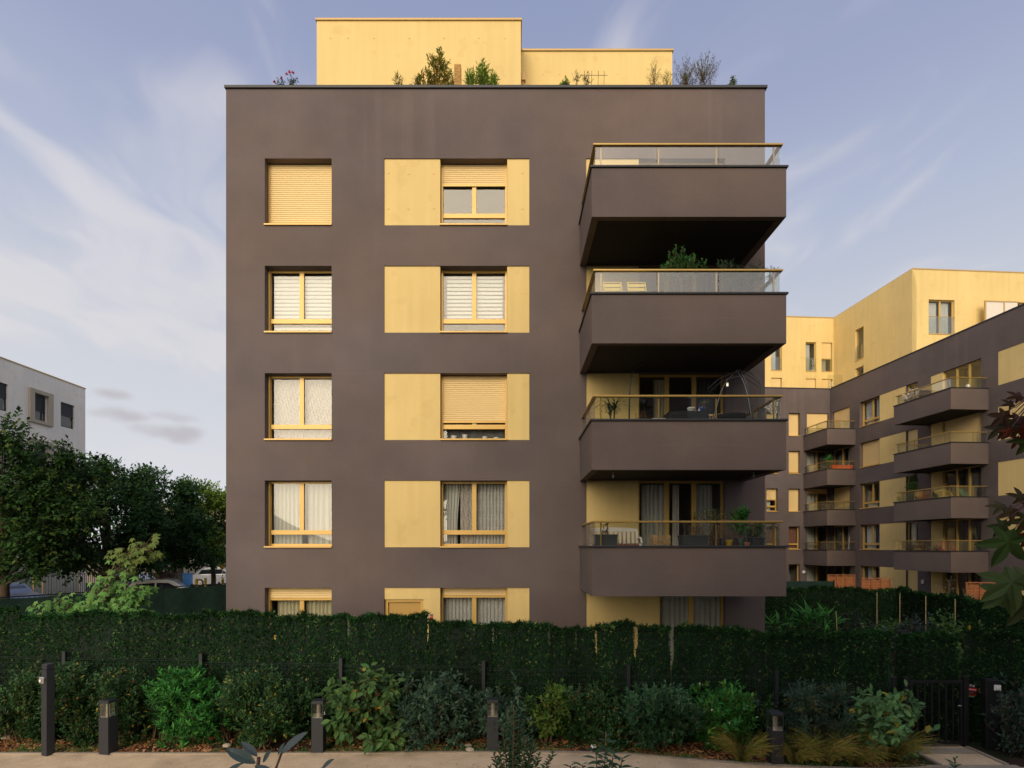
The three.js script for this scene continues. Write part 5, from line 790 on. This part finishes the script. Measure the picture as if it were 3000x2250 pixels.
// ---------------------------------------------------------------- things on the balconies of the far block
{
  block.updateMatrixWorld(true); const at = (u, n, y) => { const p = V(-n, y, u).applyMatrix4(block.matrixWorld); return [p.x, p.y, p.z]; };   // u along the wing, n out from its wall
  const hoop = (label, m, u, n, k, turn) => { const t = thing('string_chair', label, 'chair', at(u, n, deck(k)), turn, 'round string chairs on the far balconies'); part('rim', tube(Array.from({ length: 16 }, (_, i) => { const a = i / 16 * 6.283; return [Math.sin(a) * .40, .58 + Math.cos(a) * .32, -.28 * Math.cos(a)]; }), .014, 48, 6, true), m, t); part('seat_ring', tube(Array.from({ length: 10 }, (_, i) => { const a = i / 10 * 6.283; return [Math.sin(a) * .13, .30 + Math.cos(a) * .05, .04 - .1 * Math.cos(a)]; }), .012, 28, 6, true), m, t); for (let i = 0; i < 26; i++) { const a = i / 26 * 6.283; part('cord', bar([Math.sin(a) * .13, .30 + Math.cos(a) * .05, .04 - .1 * Math.cos(a)], [Math.sin(a) * .40, .58 + Math.cos(a) * .32, -.28 * Math.cos(a)], .006, .006, 4), m, t); } for (const [x, z] of [[-.3, .2], [.3, .2], [0, -.3]]) part('leg', bar([x * .4, .30, z * .2], [x, 0, z], .012, .012, 6), M.black, t); };
  hoop('yellow round string chair on the large balcony across the court', M.yellowPaint, 12.0, 1.5, 1, -.5); hoop('green round string chair right of the yellow one', M.greenPaint, 12.6, .75, 1, .6); hoop('red round string chair on the lowest large balcony', M.redPaint, 12.2, 1.45, 0, -.2);
  { const t = thing('pallet_screen', 'reddish slatted wood screen on the large balcony across the court', 'screen', at(11.05, 1.72, deck(1)), 1.5 + .07); for (let i = 0; i < 7; i++) part('slat', box(-.6, .1 + i * .115, 0, .6, .18 + i * .115, .018), M.cedar, t); for (const x of [-.55, 0, .5]) part('upright', box(x, 0, -.03, x + .05, .92, -.001), M.cedar, t); }
  const B = (name, label, u, n, k, o) => plantOn(name, label, at(u, n, deck(k)), { shape: SHAPES.small, L: .12, w: .4, twig: .2, k: 8, n: 90, stems: 3, group: 'plants on the far balconies', ...o });
  B('bamboo_plant', 'tall bamboo at the far end of the large balcony across the court', 9.75, 1.4, 1, { pal: G.mid, seed: 91, n: 170, L: .14, w: .2, blobs: [[0, .7, 0, .3, 1.2], [0, 1.3, 0, .32, 1.2], [.1, 1.75, 0, .22, 1.2]] });
  B('potted_plant', 'small green plant in the middle of the large balcony across the court', 11.75, 1.75, 1, { pal: G.mid, seed: 92, n: 40, blobs: [[0, .55, 0, .2, 1]] });
  B('white_flower_bush', 'bush of white blossom on the topmost large balcony', 10.1, 1.75, 3, { pal: [[.62, .58, .52, 3], [.5, .46, .38, 1], [.12, .15, .06, .5]], seed: 93, n: 190, L: .07, w: .8, blobs: [[-.25, .7, 0, .26, 1.1], [.1, .85, 0, .3, 1.1], [.3, 1.1, 0, .16, 1]] });
  B('potted_plant', 'low yellowish plant beside the white blossom', 10.9, 1.75, 3, { pal: [[.16, .15, .03]], seed: 94, n: 36, blobs: [[0, .52, 0, .18, .8]] });
  B('palm_plant', 'bright green palm-like plant on the second corner balcony from the top', 2.3, 1.6, 2, { pal: G.bright, seed: 95, n: 70, L: .3, w: .1, shape: SHAPES.quad, up: 1, blobs: [[0, 1.05, 0, .24, 1.2], [0, .6, 0, .1, 2]] });
  { const p = at(2.6, .85, deck(2)); trough('long orange planter on the corner balcony', [p[0], p[1], p[2]], 1.5, .72, .28, M.orangePlastic, .0728); }
  B('flower_plant', 'small flowering plants in the orange planter', 2.6, .85, 2, { y: 0, pal: [[.12, .16, .06], [.6, .55, .5]], seed: 96, n: 34, L: .06, blobs: [[-.5, .8, 0, .1, 1], [0, .85, 0, .1, 1], [.5, .82, 0, .12, 1]] });
  B('dark_plant', 'dark leafy plants at the far end of the lowest large balcony', 10.0, 1.5, 0, { pal: [[.05, .06, .04], [.14, .08, .04], [.16, .15, .12, .5]], seed: 97, n: 110, blobs: [[-.2, .6, 0, .28, .9], [.3, .55, .5, .3, .8], [.6, .5, 1.0, .3, .8]] });
  { const t = thing('bicycle', 'dark bicycle parked on the lowest corner balcony', 'bicycle', at(1.6, 1.75, deck(0)), 1.5 + .07); for (const x of [-.5, .5]) { const w = sub('wheel', t, [x, .33, 0]); part('tyre', new THREE.TorusGeometry(.31, .018, 6, 28), M.black, w); const sp = []; for (let i = 0; i < 9; i++) sp.push(bar([0, 0, 0], [Math.cos(i * .698) * .3, Math.sin(i * .698) * .3, 0], .003, .003, 3)); part('rim', sp, M.steel, w); } part('frame', [bar([-.5, .33, 0], [-.12, .30, 0], .014), bar([-.12, .30, 0], [-.22, .82, 0], .016), bar([-.2, .72, 0], [.36, .76, 0], .016), bar([-.12, .3, 0], [.36, .7, 0], .016), bar([-.5, .33, 0], [-.2, .72, 0], .012), bar([.34, .85, 0], [.5, .33, 0], .014)], M.black, t); part('saddle', rbox(-.34, .82, -.06, -.12, .87, .06, .02, 2), M.black, t); part('handlebar', [bar([.34, .84, 0], [.33, .98, 0], .013), bar([.33, .98, -.25], [.33, .98, .25], .012)], M.black, t); }
  { const t = thing('broom', 'pale broom leaning in the corner of the lowest corner balcony', 'broom', at(2.55, .35, deck(0)), 0); part('broom_stick', bar([0, .12, 0], [.12, 1.35, 0], .014), M.white, t); part('broom_head', rbox(-.12, 0, -.03, .12, .13, .03, .01, 1), M.planter, t); }
  { const t = thing('bistro_table', 'thin dark bistro table on the second lowest corner balcony', 'table', at(1.3, 1.55, deck(1))); part('table_top', cyl(0, .70, 0, .72, .28, .28, 22), M.black, t); for (let i = 0; i < 3; i++) part('leg', bar([Math.cos(i * 2.09) * .24, 0, Math.sin(i * 2.09) * .24], [Math.cos(i * 2.09 + 2) * .1, .70, Math.sin(i * 2.09 + 2) * .1], .010), M.black, t); }
  { const t = thing('lantern', 'round white ornament on the topmost large balcony', 'ornament', at(13.0, 1.0, deck(3))); part('ornament_body', ball(0, .56, 0, .1), M.white, t); part('ornament_stand', cyl(0, 0, 0, .465, .05, .04, 12), M.planter, t); }
  { const t = thing('wooden_table', 'pale wooden table on the second corner balcony from the top', 'table', at(1.2, 1.6, deck(2)), .07); part('table_top', rbox(-.3, .55, -.3, .3, .59, .3, .008, 1), M.pine, t); for (const [a, b] of [[-1, -1], [1, -1], [-1, 1], [1, 1]]) part('leg', box(a * .26 - .02, 0, b * .26 - .02, a * .26 + .02, .55, b * .26 + .02), M.pine, t); }
}

// ---------------------------------------------------------------- street trees at the left
{
  const grp = 'street trees in a row at the left', green = G.street;
  tree('large dense street tree at the left edge with yellowish crown top', [-19.3, -22], { seed: 201, h: 8.15, bole: 2.2, r: 3.9, tr: .2, nb: 30, n: 4200, pal: [...green, [.055, .085, .014, 1]], L: .17, group: grp });
  tree('dark street tree standing second in the row from the left', [-19.9, -28.5], { seed: 202, h: 8.3, bole: 2.0, r: 3.5, tr: .18, nb: 26, n: 3400, pal: G.dark.concat(green), L: .17, group: grp });
  tree('dark street tree with loose top twigs, third in the row', [-21.0, -34.5], { seed: 203, h: 8.5, bole: 1.9, r: 3.5, tr: .18, nb: 26, n: 3200, pal: G.dark.concat(green), L: .19, group: grp });
  tree('bright yellow-green street tree beside the corner of the dark building', [-20.6, -40], { seed: 204, h: 8.3, bole: 2.2, r: 3.5, tr: .16, nb: 26, n: 3000, pal: [[.12, .20, .02, 3], [.17, .26, .03, 2], [.06, .11, .02, 2]], L: .2, group: grp });
  tree('distant green tree at the end of the street', [-27.5, -47], { seed: 205, h: 5.5, bole: 1.6, r: 2.4, tr: .12, nb: 12, n: 700, pal: green, L: .22, group: grp });
  shrub('purple_bush', 'purple-leaved bush behind the parked white car', 'shrub', [-24.2, -41], { rx: 1.0, rz: .8, h: 1.9, shape: SHAPES.quad, L: .16, w: .5, twig: .3, k: 6, n: 260, stems: 6, pal: [[.07, .025, .03], [.05, .02, .025]], seed: 206 });
}
// ---------------------------------------------------------------- unseen tall trees added behind the viewer as sun blockers: they keep the low light off the lower right of the court
[[-1.6, 6.0, 14.0, 'left'], [4.6, 5.6, 14.6, 'right']].forEach(([x, z, h, w], i) => tree(`tall broad-crowned tree added unseen behind the viewer to shade the court, ${w} one of two`, [x, z], { name: 'added_shade_tree', seed: 240 + i, h, bole: 4.6, r: 4.0, tr: .26, nb: 30, n: 3200, pal: G.street, L: .34, group: 'unseen trees added behind the viewer for shade' }));
// ---------------------------------------------------------------- sweetgum sapling behind the hedge
{
  const r = rng(211), t = thing('sweetgum_sapling', 'young sweetgum with star-shaped light green leaves behind the hedge at the left', 'tree', [-9.3, 0, -13.2]);
  const lv = new Leaves(), tw = [], V2 = (p) => V(...p), limbs = [[[0, .6, 0], [-.75, 1.35, .1], [-1.1, 1.95, .2]], [[0, .8, 0], [-.4, 1.6, .2], [-.62, 2.05, .25]], [[0, 1.0, 0], [.1, 1.9, .1], [.25, 2.5, .1], [.6, 3.1, 0], [.95, 3.3, 0]], [[0, .9, 0], [.5, 1.5, .25], [.95, 1.75, .3]], [[0, .5, 0], [-.8, 1.1, .35], [-1.3, 1.55, .4]], [[0, .8, 0], [.4, 1.35, .4], [.75, 2.0, .3]], [[0, .9, 0], [.0, 1.5, .45], [.1, 1.95, .5]], [[0, .7, 0], [.3, 1.2, .5], [.55, 1.5, .6]], [[0, 1.2, 0], [-.15, 2.0, -.2], [-.1, 2.4, -.2]], [[0, .6, 0], [-.5, 1.0, .5], [-.8, 1.3, .55]], [[0, 1.3, 0], [.45, 2.0, -.1], [.8, 2.35, 0]]];
  part('trunk', tube([[0, -.1, 0], [.02, .8, 0], [-.02, 1.6, 0], [.05, 2.3, 0]], .035, 14, 7), M.bark, t);
  for (const pts of limbs) { const c = new THREE.CatmullRomCurve3(pts.map(V2)); part('branch', tube(pts, .014, 12, 5), M.bark, t); const n = 95; for (let i = 0; i < n; i++) { const u = .25 + .75 * Math.sqrt(r()), p = c.getPoint(u), off = onSphere(r).multiplyScalar(.12 + .22 * r()); const q = p.clone().add(off), d = off.clone().normalize().multiplyScalar(.6).add(V(0, -.75, .15)).normalize(); stick(tw, p, q, .003, .002); const s = .14 + .07 * r(); lv.add(SHAPES.star, q, d, V((r() - .5) * .8, .9, .9 + (r() - .5) * .6), s, s * 1.05, tint(r, pts.length > 4 && u > .6 ? [.10, .14, .035] : pick(r, G.sweet), .25)); } }
  part('leaf_stalk', tw, M.twig, t).userData = { kind: 'stuff' }; part('foliage', lv.geo(), M.leaf, t).userData = { kind: 'stuff' };
  single('bamboo_stake', bar([0, -.1, 0], [.02, 2.75, 0], .022, .02, 7), M.bamboo, 'wooden stake supporting the sweetgum sapling', 'stake', [-8.95, 0, -13.4]);
}
// ---------------------------------------------------------------- green windbreak fence between garden and street
{
  const P = [[-19.2, -11.0], [-15.65, -17.7], [-13.25, -22.1], [-11.6, -25.3]], t = thing('windbreak_fence', 'dark green windbreak netting on a metal fence between garden and street', 'fence', [0, 0, 0]);
  for (let i = 0; i < P.length - 1; i++) {
    const [a, b] = [P[i], P[i + 1]], L = Math.hypot(b[0] - a[0], b[1] - a[1]), turn = -Math.atan2(b[1] - a[1], b[0] - a[0]), g = new THREE.PlaneGeometry(L, 1.66, 40, 1), p = g.attributes.position;
    for (let k = 0; k < p.count; k++) p.setXYZ(k, p.getX(k) + L / 2, p.getY(k) + .86 - (p.getY(k) > 0 ? .03 * Math.sin((p.getX(k) / L + .5) * 9) ** 2 : 0), .02 * Math.sin(p.getX(k) * 4)); g.computeVertexNormals(); turned(g, turn, a[0], 0, a[1]); part('netting', g, M.net, t);
    const bars = []; for (let s = .1; s < L; s += .14) bars.push(box(s - .006, .1, -.09, s + .006, 1.70, -.078)); const bg = join(bars); bg.rotateY(turn); bg.translate(a[0], 0, a[1]); part('bar_panel', bg, M.wire, t).userData = { kind: 'stuff' };
    part('top_rail', turned(box(0, 1.705, -.1, L, 1.74, -.06), turn, a[0], 0, a[1]), M.black, t);
    for (let s = 0; s <= L + .01; s += L / 3) part('post', turned(rbox(s - .03, -.1, -.16, s + .03, 1.8, -.105, .005, 1), turn, a[0], 0, a[1]), M.black, t);
  }
  shrub('seedling', 'thin seedling poking above the hedge at the far left', 'plant', [-8.9, -11.4], { rx: .2, rz: .2, h: 2.4, shape: SHAPES.small, L: .1, w: .5, twig: .15, k: 4, n: 8, stems: 1, pal: G.mid, seed: 215, canes: 1, blobs: [[0, 2.25, 0, .1, 1]] });
}
// ---------------------------------------------------------------- cars and street furniture
function car(label, pos, turn, paint, h = 1.46) {
  const t = thing('parked_car', label, 'car', pos, turn, 'cars parked along the street'), W = .86;
  const prof = (pts, w, bev) => { const s = new THREE.Shape(); pts.forEach(([x, y], i) => i ? s.lineTo(x, y) : s.moveTo(x, y)); const g = new THREE.ExtrudeGeometry(s, { depth: 2 * w - 2 * bev, bevelEnabled: true, bevelSize: bev, bevelThickness: bev, bevelSegments: 3, curveSegments: 8 }); g.translate(0, 0, -w + bev); return g; };
  part('body', prof([[-2.05, .28], [-2.1, .62], [-2.0, .86], [-1.2, .94], [1.0, .95], [1.75, .84], [2.05, .66], [2.06, .28], [1.7, .22], [-1.7, .22]], W, .07), paint, t);
  part('cabin', prof([[-1.75, .90], [-1.35, h - .13], [-1.05, h - .03], [.1, h], [.42, h - .06], [1.2, .93]], W - .10, .06), paint, t);
  for (const s of [-1, 1]) { const g = new THREE.ShapeGeometry(new THREE.Shape([[-1.45, .98], [-1.2, h - .16], [-.35, h - .10], [-.35, .98]].map(([x, y]) => new THREE.Vector2(x, y)))); const g2 = new THREE.ShapeGeometry(new THREE.Shape([[-.27, .98], [-.27, h - .10], [.28, h - .12], [.92, .98]].map(([x, y]) => new THREE.Vector2(x, y)))); for (const q of [g, g2]) { if (s < 0) q.rotateY(Math.PI), q.scale(-1, 1, 1); q.translate(0, 0, s * (W - .092)); part('side_window', q, M.carGlass, t); } }
  const ws = new THREE.PlaneGeometry(1.25, .62); ws.rotateX(-.98); ws.rotateY(Math.PI / 2); ws.translate(.86, (h + .92) / 2 - .01, 0); part('windscreen', ws, M.carGlass, t); const rw = new THREE.PlaneGeometry(1.2, .46); rw.rotateX(-.65); rw.rotateY(-Math.PI / 2); rw.translate(-1.62, (h + .82) / 2, 0); part('rear_window', rw, M.carGlass, t);
  for (const x of [-1.3, 1.32]) for (const s of [-1, 1]) { const w = sub('wheel', t, [x, .31, s * (W - .08)]); const ty = new THREE.CylinderGeometry(.31, .31, .2, 22); ty.rotateX(Math.PI / 2); part('tyre', ty, M.black, w); const ri = new THREE.CylinderGeometry(.19, .19, .215, 14); ri.rotateX(Math.PI / 2); part('rim', ri, M.steel, w); }
  for (const s of [-1, 1]) { part('headlight', rbox(1.93, .62, s * .62 - .17, 2.10, .76, s * .62 + .17, .04, 2), M.plasticWhite, t); part('tail_light', rbox(-2.14, .68, s * .66 - .12, -1.98, .84, s * .66 + .12, .04, 2), M.redPrint, t); part('mirror', rbox(.62, .95, s * (W + .02) - .06, .78, 1.07, s * (W + .02) + .06, .03, 2), paint, t); }
}
{
  M.carGlass = phys([.02, .025, .03], .05, { ior: 1.7 });
  const paint = (c) => phys(c, .3, { clearcoat: 1, clearcoatRoughness: .05 });
  car('white hatchback whose roof shows above the green windbreak fence', [-18.75, 0, -31.4], .35, paint([.74, .72, .62]), 1.47);
  car('dark blue car parked behind the leftmost tree trunk', [-25.3, 0, -28.8], -.35, paint([.05, .08, .17]), 1.42);
  car('blue-grey car behind the railings left of the purple bush', [-24.8, 0, -38.2], .1, paint([.10, .14, .24]), 1.5);
  car('small pale car at the far end of the street', [-24.4, 0, -48.5], .2, paint([.6, .62, .66]), 1.5);
  { const t = thing('blue_cabinet', 'bright blue cabinet standing behind the windbreak fence', 'cabinet', [-18.0, 0, -32.2], .1); part('cabinet_body', rbox(-.21, 0, -.16, .21, 1.76, .16, .01, 1), M.bluePanel, t); part('cabinet_roof', rbox(-.23, 1.761, -.18, .23, 1.80, .18, .01, 1), M.bluePanel, t); part('cabinet_door', rbox(-.18, .1, .161, .18, 1.68, .172, .006, 1), M.bluePanel, t); }
  [[576, 40.0, 'left of the three'], [602, 41.2, 'middle one of the three'], [653, 40.6, 'right of the three, beside the building']].forEach(([px, d, w]) => { const t = thing('yellow_bollard', `yellow street bollard, ${w}`, 'bollard', [(px - 1500) * d / 1700, 0, -d], 0, 'yellow street bollards'); part('post', cyl(0, -.1, 0, 1.02, .085, .085, 12), M.yellowPaint, t); part('top_cap', ball(0, 1.02, 0, .085, .5), M.yellowPaint, t); });
  { const t = thing('street_railing', 'black metal railing on the far side of the street', 'fence', [0, 0, 0]); const z = -37, xs = [-31, -29.4, -27.8, -26.2, -24.6, -23, -21.4]; xs.forEach((x) => part('post', rbox(x - .05, -.1, z - .05, x + .05, 1.75, z + .05, .01, 1), M.black, t)); for (let i = 0; i < xs.length - 1; i++) { const b = [box(xs[i] + .051, 1.52, z - .02, xs[i + 1] - .051, 1.56, z + .02), box(xs[i] + .051, .2, z - .02, xs[i + 1] - .051, .24, z + .02)]; for (let x = xs[i] + .15; x < xs[i + 1] - .1; x += .13) b.push(box(x - .01, .24, z - .01, x + .01, 1.52, z + .01)); part('bar_panel', b, M.black, t).userData = { kind: 'stuff' }; } part('gate_pillar', rbox(-21.25, -.1, z - .12, -21.0, 2.05, z + .12, .01, 1), M.black, t); }
  { const t = thing('road_sign', 'yellow diamond road sign on a grey pole near the building corner', 'sign', [-21.2, 0, -42.5]); part('pole', cyl(0, -.1, 0, 2.15, .035), M.steel, t); const g = box(-.22, -.22, 0, .22, .22, .012); g.rotateZ(Math.PI / 4); g.translate(0, 1.85, .045); part('sign_plate', g, M.yellowPaint, t); }
  { const t = thing('signpost', 'grey signpost with a small pale plate in front of the low building', 'sign', [-23.1, 0, -41.9]); part('pole', cyl(0, -.1, 0, 2.5, .035), M.steel, t); part('sign_plate', rbox(-.17, 2.05, .037, .17, 2.55, .05, .004, 1), M.plasticWhite, t); }
  { const t = thing('green_mast', 'thin turquoise mast under the dark trees', 'mast', [-24.8, 0, -36.0]); part('pole', cyl(0, -.1, 0, 3.4, .05, .04, 8), std([.03, .30, .26], .5), t); part('lamp_head', ball(0, 3.45, 0, .1), M.plasticWhite, t); }
  { const t = thing('corrugated_fence', 'pale corrugated metal fence behind the leftmost tree', 'fence', [-33.0, 0, -33.8]); for (let i = 0; i < 18; i++) part('sheet_rib', box(i * .2, 0, -(i % 2) * .05, i * .2 + .198, 1.95, .02 - (i % 2) * .05), M.plasticWhite, t); part('bottom_rail', box(0, .0, -.12, 3.6, .1, -.06), M.steel, t); }
  { const t = thing('slatted_fence', 'grey-blue slatted fence beside the pale corrugated one', 'fence', [-29.2, 0, -33.6]); for (let i = 0; i < 26; i++) part('slat', box(i * .16, .05, 0, i * .16 + .135, 1.95, .02), std([.09, .11, .13], .7), t); for (const x of [0, 2.05, 4.1]) part('post', rbox(x, -.1, -.08, x + .08, 2.3, -.005, .005, 1), M.concrete, t); part('rail', box(0, 1.7, -.004, 4.2, 1.78, -.001), M.anthracite, t); }
  [[100, 31.5, 'left'], [127, 31.8, 'right']].forEach(([px, d, w]) => single('wooden_stake', bar([0, -.1, 0], [-.06, 1.95, 0], .03, .028, 7), M.pine, `pale wooden tree stake beside the leftmost tree, the ${w} one of two`, 'stake', [(px - 1500) * d / 1700, 0, -d], 0, 'tree stakes'));
}
// ---------------------------------------------------------------- plants in the foreground
{
  const r = rng(221);
  { // large blue-green leaves at the bottom left of the centre
    const t = thing('magnolia_plant', 'large smooth blue-green leaves on a bare stem at the bottom of the picture', 'plant', [-1.75, 0, -4.05]);
    const lv = new Leaves(), shape = (() => { const v = [], tt = [], n = 8; for (let i = 0; i <= n; i++) { const u = i / n, w = Math.pow(Math.sin(Math.PI * Math.min(1, u * .94 + .02)), .8) * .5, b = -.22 * u * u; v.push([-w, u, b + .05], [0, u, b - .0], [w, u, b + .05]); } for (let i = 0; i < n; i++) { const a = 3 * i; tt.push([a, a + 1, a + 4], [a, a + 4, a + 3], [a + 1, a + 2, a + 5], [a + 1, a + 5, a + 4]); } return { v, t: tt }; })();
    const L = (x, y, z, dx, dy, dz, ux, uy, uz, l, w, c = [.055, .085, .085]) => lv.add(shape, V(x, y, z), V(dx, dy, dz).normalize(), V(ux, uy, uz), l, w, c);
    L(.16, 1.86, .05, .62, .72, .1, -.6, .5, .6, .235, .075, [.075, .105, .105]); L(-.02, 1.80, .05, -.85, .55, .1, .2, .7, .7, .22, .085); L(-.03, 1.83, 0, -.55, .62, 0, .3, .8, .5, .15, .06, [.09, .12, .12]); L(-.1, 1.80, .05, -.9, -.35, .2, 0, .9, .4, .17, .06); L(.06, 1.83, .1, .3, .55, .3, -.2, .6, .7, .12, .05); L(.0, 1.80, .1, .85, -.1, .3, 0, .9, .4, .16, .06); L(.12, 1.84, 0, .25, .8, 0, -.6, .4, .6, .09, .04); L(.44, 1.76, .05, .4, .5, .2, -.5, .7, .5, .12, .05); L(.05, 1.65, .08, -.7, .2, .4, 0, .9, .4, .19, .075); L(.1, 1.6, .08, .8, .15, .4, 0, .9, .4, .2, .075); L(.38, 1.68, .05, .9, .1, .2, 0, .9, .4, .17, .07);
    part('stem', [tube([[0, -.1, 0], [.03, .9, .02], [-.03, 1.5, .03], [.0, 1.84, .04]], .013, 16, 7), tube([[-.02, 1.4, .03], [.08, 1.65, .05], [.16, 1.87, .05]], .008, 10, 6), tube([[.02, 1.0, .02], [.3, 1.5, .05], [.44, 1.77, .05]], .008, 12, 6)], std([.13, .075, .06], .8), t); part('foliage', lv.geo(), M.gloss, t);
  }
  const sprig2 = (label, name, x, z, h, o) => { const t = thing(name, label, 'plant', [x, 0, z], 0, 'plants in the foreground'), lv = new Leaves(), st = [], rr = rng(o.seed); for (const [dx, dz, hh] of o.stems) { const top = V(dx, hh, dz), pts = [[dx * .2, -.05, dz * .2], [dx * .5, hh * .5, dz * .6], [dx, hh, dz]]; st.push(tube(pts, .006, 12, 5)); const c = new THREE.CatmullRomCurve3(pts.map((q) => V(...q))); for (let i = 0; i < o.n; i++) { const u = 1 - (i / o.n) * o.span, p = c.getPoint(u), a = i * 2.4 + rr(), d = V(Math.cos(a), u > .97 ? 1.3 : .45 + .3 * rr(), Math.sin(a)).normalize(); const l = o.L * (.6 + .5 * rr()) * (u > .95 ? .7 : 1); lv.add(SHAPES.oval, p, d.add(V(0, o.droop ?? 0, 0)).normalize(), V(0, 1, .35), l, l * o.w, tint(rr, pick(rr, o.pal), .25)); } } part('stem', st, M.twig, t); part('foliage', lv.geo(), o.mat ?? M.gloss, t).userData = { kind: 'stuff' }; };
  const green2 = [[.030, .075, .035, 2], [.045, .10, .04, 1]];
  sprig2('upright small-leaved evergreen in the foreground before the middle bollard', 'evergreen_sprig', .0, -6.5, 1.5, { seed: 231, n: 60, span: .6, L: .085, w: .5, pal: green2, stems: [[-.2, 0, .98], [-.15, .08, 1.12], [.04, .02, 1.46], [.12, -.06, 1.3], [.0, -.04, 1.36], [.25, .02, 1.12], [-.1, .05, 1.3], [-.05, -.1, 1.48], [.02, .1, 1.55], [.08, 0, 1.40], [.16, .05, 1.18], [.22, -.05, 1.05], [.30, .05, .98], [.46, 0, .98], [-.25, .1, .86]] });
  sprig2('drooping long-leaved shrub in the foreground right of the evergreen', 'long_leaf_shrub', .92, -6.0, 1.35, { seed: 232, n: 30, span: .5, L: .16, w: .3, droop: -.45, pal: [[.035, .08, .05, 2], [.05, .10, .06, 1]], mat: M.leaf, stems: [[.05, 0, 1.38], [-.06, .05, 1.2], [.12, .06, 1.22], [.22, 0, 1.10], [-.2, .05, 1.06], [-.32, 0, 1.03], [.0, .1, 1.08], [.3, .08, 1.02]] });
  sprig2('small upright sprig in the foreground at the lower right', 'evergreen_sprig', 4.58, -6.0, 1.1, { seed: 233, n: 16, span: .22, L: .095, w: .42, pal: green2, stems: [[0, 0, 1.10], [-.08, 0, .98], [.05, .04, .97]] });
  // sweetgum tree close to the camera at the right: the trunk stands outside the picture
  {
    const t = thing('sweetgum_tree', 'sweetgum branches with large star-shaped leaves hanging in at the right edge', 'tree', [2.75, 0, -1.95]), lv = new Leaves();
    part('trunk', tube([[.05, -.1, 0], [.0, 1.5, 0], [.05, 3.0, 0], [.0, 4.6, 0]], .05, 16, 8), M.bark, t);
    const W = (px, py, d) => V((px - 1500) * d / 1700 - 2.75, 3.3 - (py - 1600) * d / 1700, -d + 1.95);
    const spec = [ // stalk end of each leaf (by its place in the garden), tip, size, colour
      [[2975, 1195], [2935, 1165], .075, [.045, .035, .025]], [[2960, 1200], [2905, 1250], .10, [.05, .035, .03]], [[2945, 1235], [2885, 1300], .10, [.055, .06, .05]], [[2975, 1225], [2925, 1290], .11, [.05, .055, .05]], [[3010, 1215], [2958, 1265], .14, [.05, .03, .045]], [[2985, 1275], [2955, 1340], .07, [.12, .03, .02]], [[2965, 1250], [2925, 1290], .06, [.10, .03, .02]], [[3030, 1265], [2985, 1330], .12, [.045, .09, .03]], [[3010, 1240], [2990, 1300], .08, [.13, .03, .02]], [[3000, 1175], [2965, 1150], .09, [.06, .035, .025]],
      [[2960, 1490], [2905, 1480], .09, [.055, .06, .035]], [[2985, 1490], [2890, 1530], .10, [.06, .05, .035]], [[3000, 1480], [2985, 1440], .11, [.05, .045, .03]], [[2950, 1520], [2905, 1590], .10, [.045, .075, .045]], [[2975, 1545], [2935, 1620], .20, [.045, .10, .04]], [[3020, 1500], [2985, 1560], .13, [.05, .07, .035]], [[3030, 1540], [3000, 1600], .12, [.10, .04, .03]],
      [[3010, 1680], [2905, 1740], .21, [.05, .095, .045]], [[2990, 1715], [2880, 1780], .18, [.05, .10, .045]], [[3030, 1740], [2960, 1830], .18, [.05, .075, .04]], [[3040, 1700], [2995, 1690], .14, [.06, .10, .05]],
    ];
    const tw = [], roots = [[3070, 1120], [3090, 1420], [3100, 1640]];
    spec.forEach(([a, b, s, c], i) => { const d = 1.72 + .22 * hash(i, 3, 9), p = W(a[0], a[1], d), q = W(b[0], b[1], d + .02), dir = q.clone().sub(p).normalize(), g = roots[i < 10 ? 0 : i < 17 ? 1 : 2], R = W(g[0], g[1], 1.85); stick(tw, R.clone().lerp(p, .35), p, .003, .0015); lv.add(SHAPES.star, p.clone().addScaledVector(dir, -.0), dir, V(.35 * (hash(i, 1, 2) - .5), .55, .9), s * .68, s * .68, [c[0] * 1.7, c[1] * 1.35, c[2] * .9]); });
    for (let i = 0; i < 60; i++) { const y = 3.2 + r() * 1.6, a = r() * 6.28, q = V(.2 + .6 * r(), y, (r() - .5) * 1.2), d = V(Math.cos(a), -.6, Math.sin(a)).normalize(); lv.add(SHAPES.star, q, d, V(r() - .5, .8, .7), .15, .15, tint(r, [.05, .09, .04], .3)); }
    roots.forEach((g, i) => { const e = W(g[0] - 60, g[1] + 40, 1.85); part('branch', tube([[.02, 3.0 + (2 - i) * .45, 0], [e.x * .5, e.y + .12, e.z * .5], [e.x, e.y, e.z]], .007, 12, 5), M.bark, t); });
    part('leaf_stalk', tw, std([.16, .05, .035], .8), t).userData = { kind: 'stuff' }; part('foliage', lv.geo(), M.leaf, t).userData = { kind: 'stuff' };
  }
}

renderer.render(scene, camera);
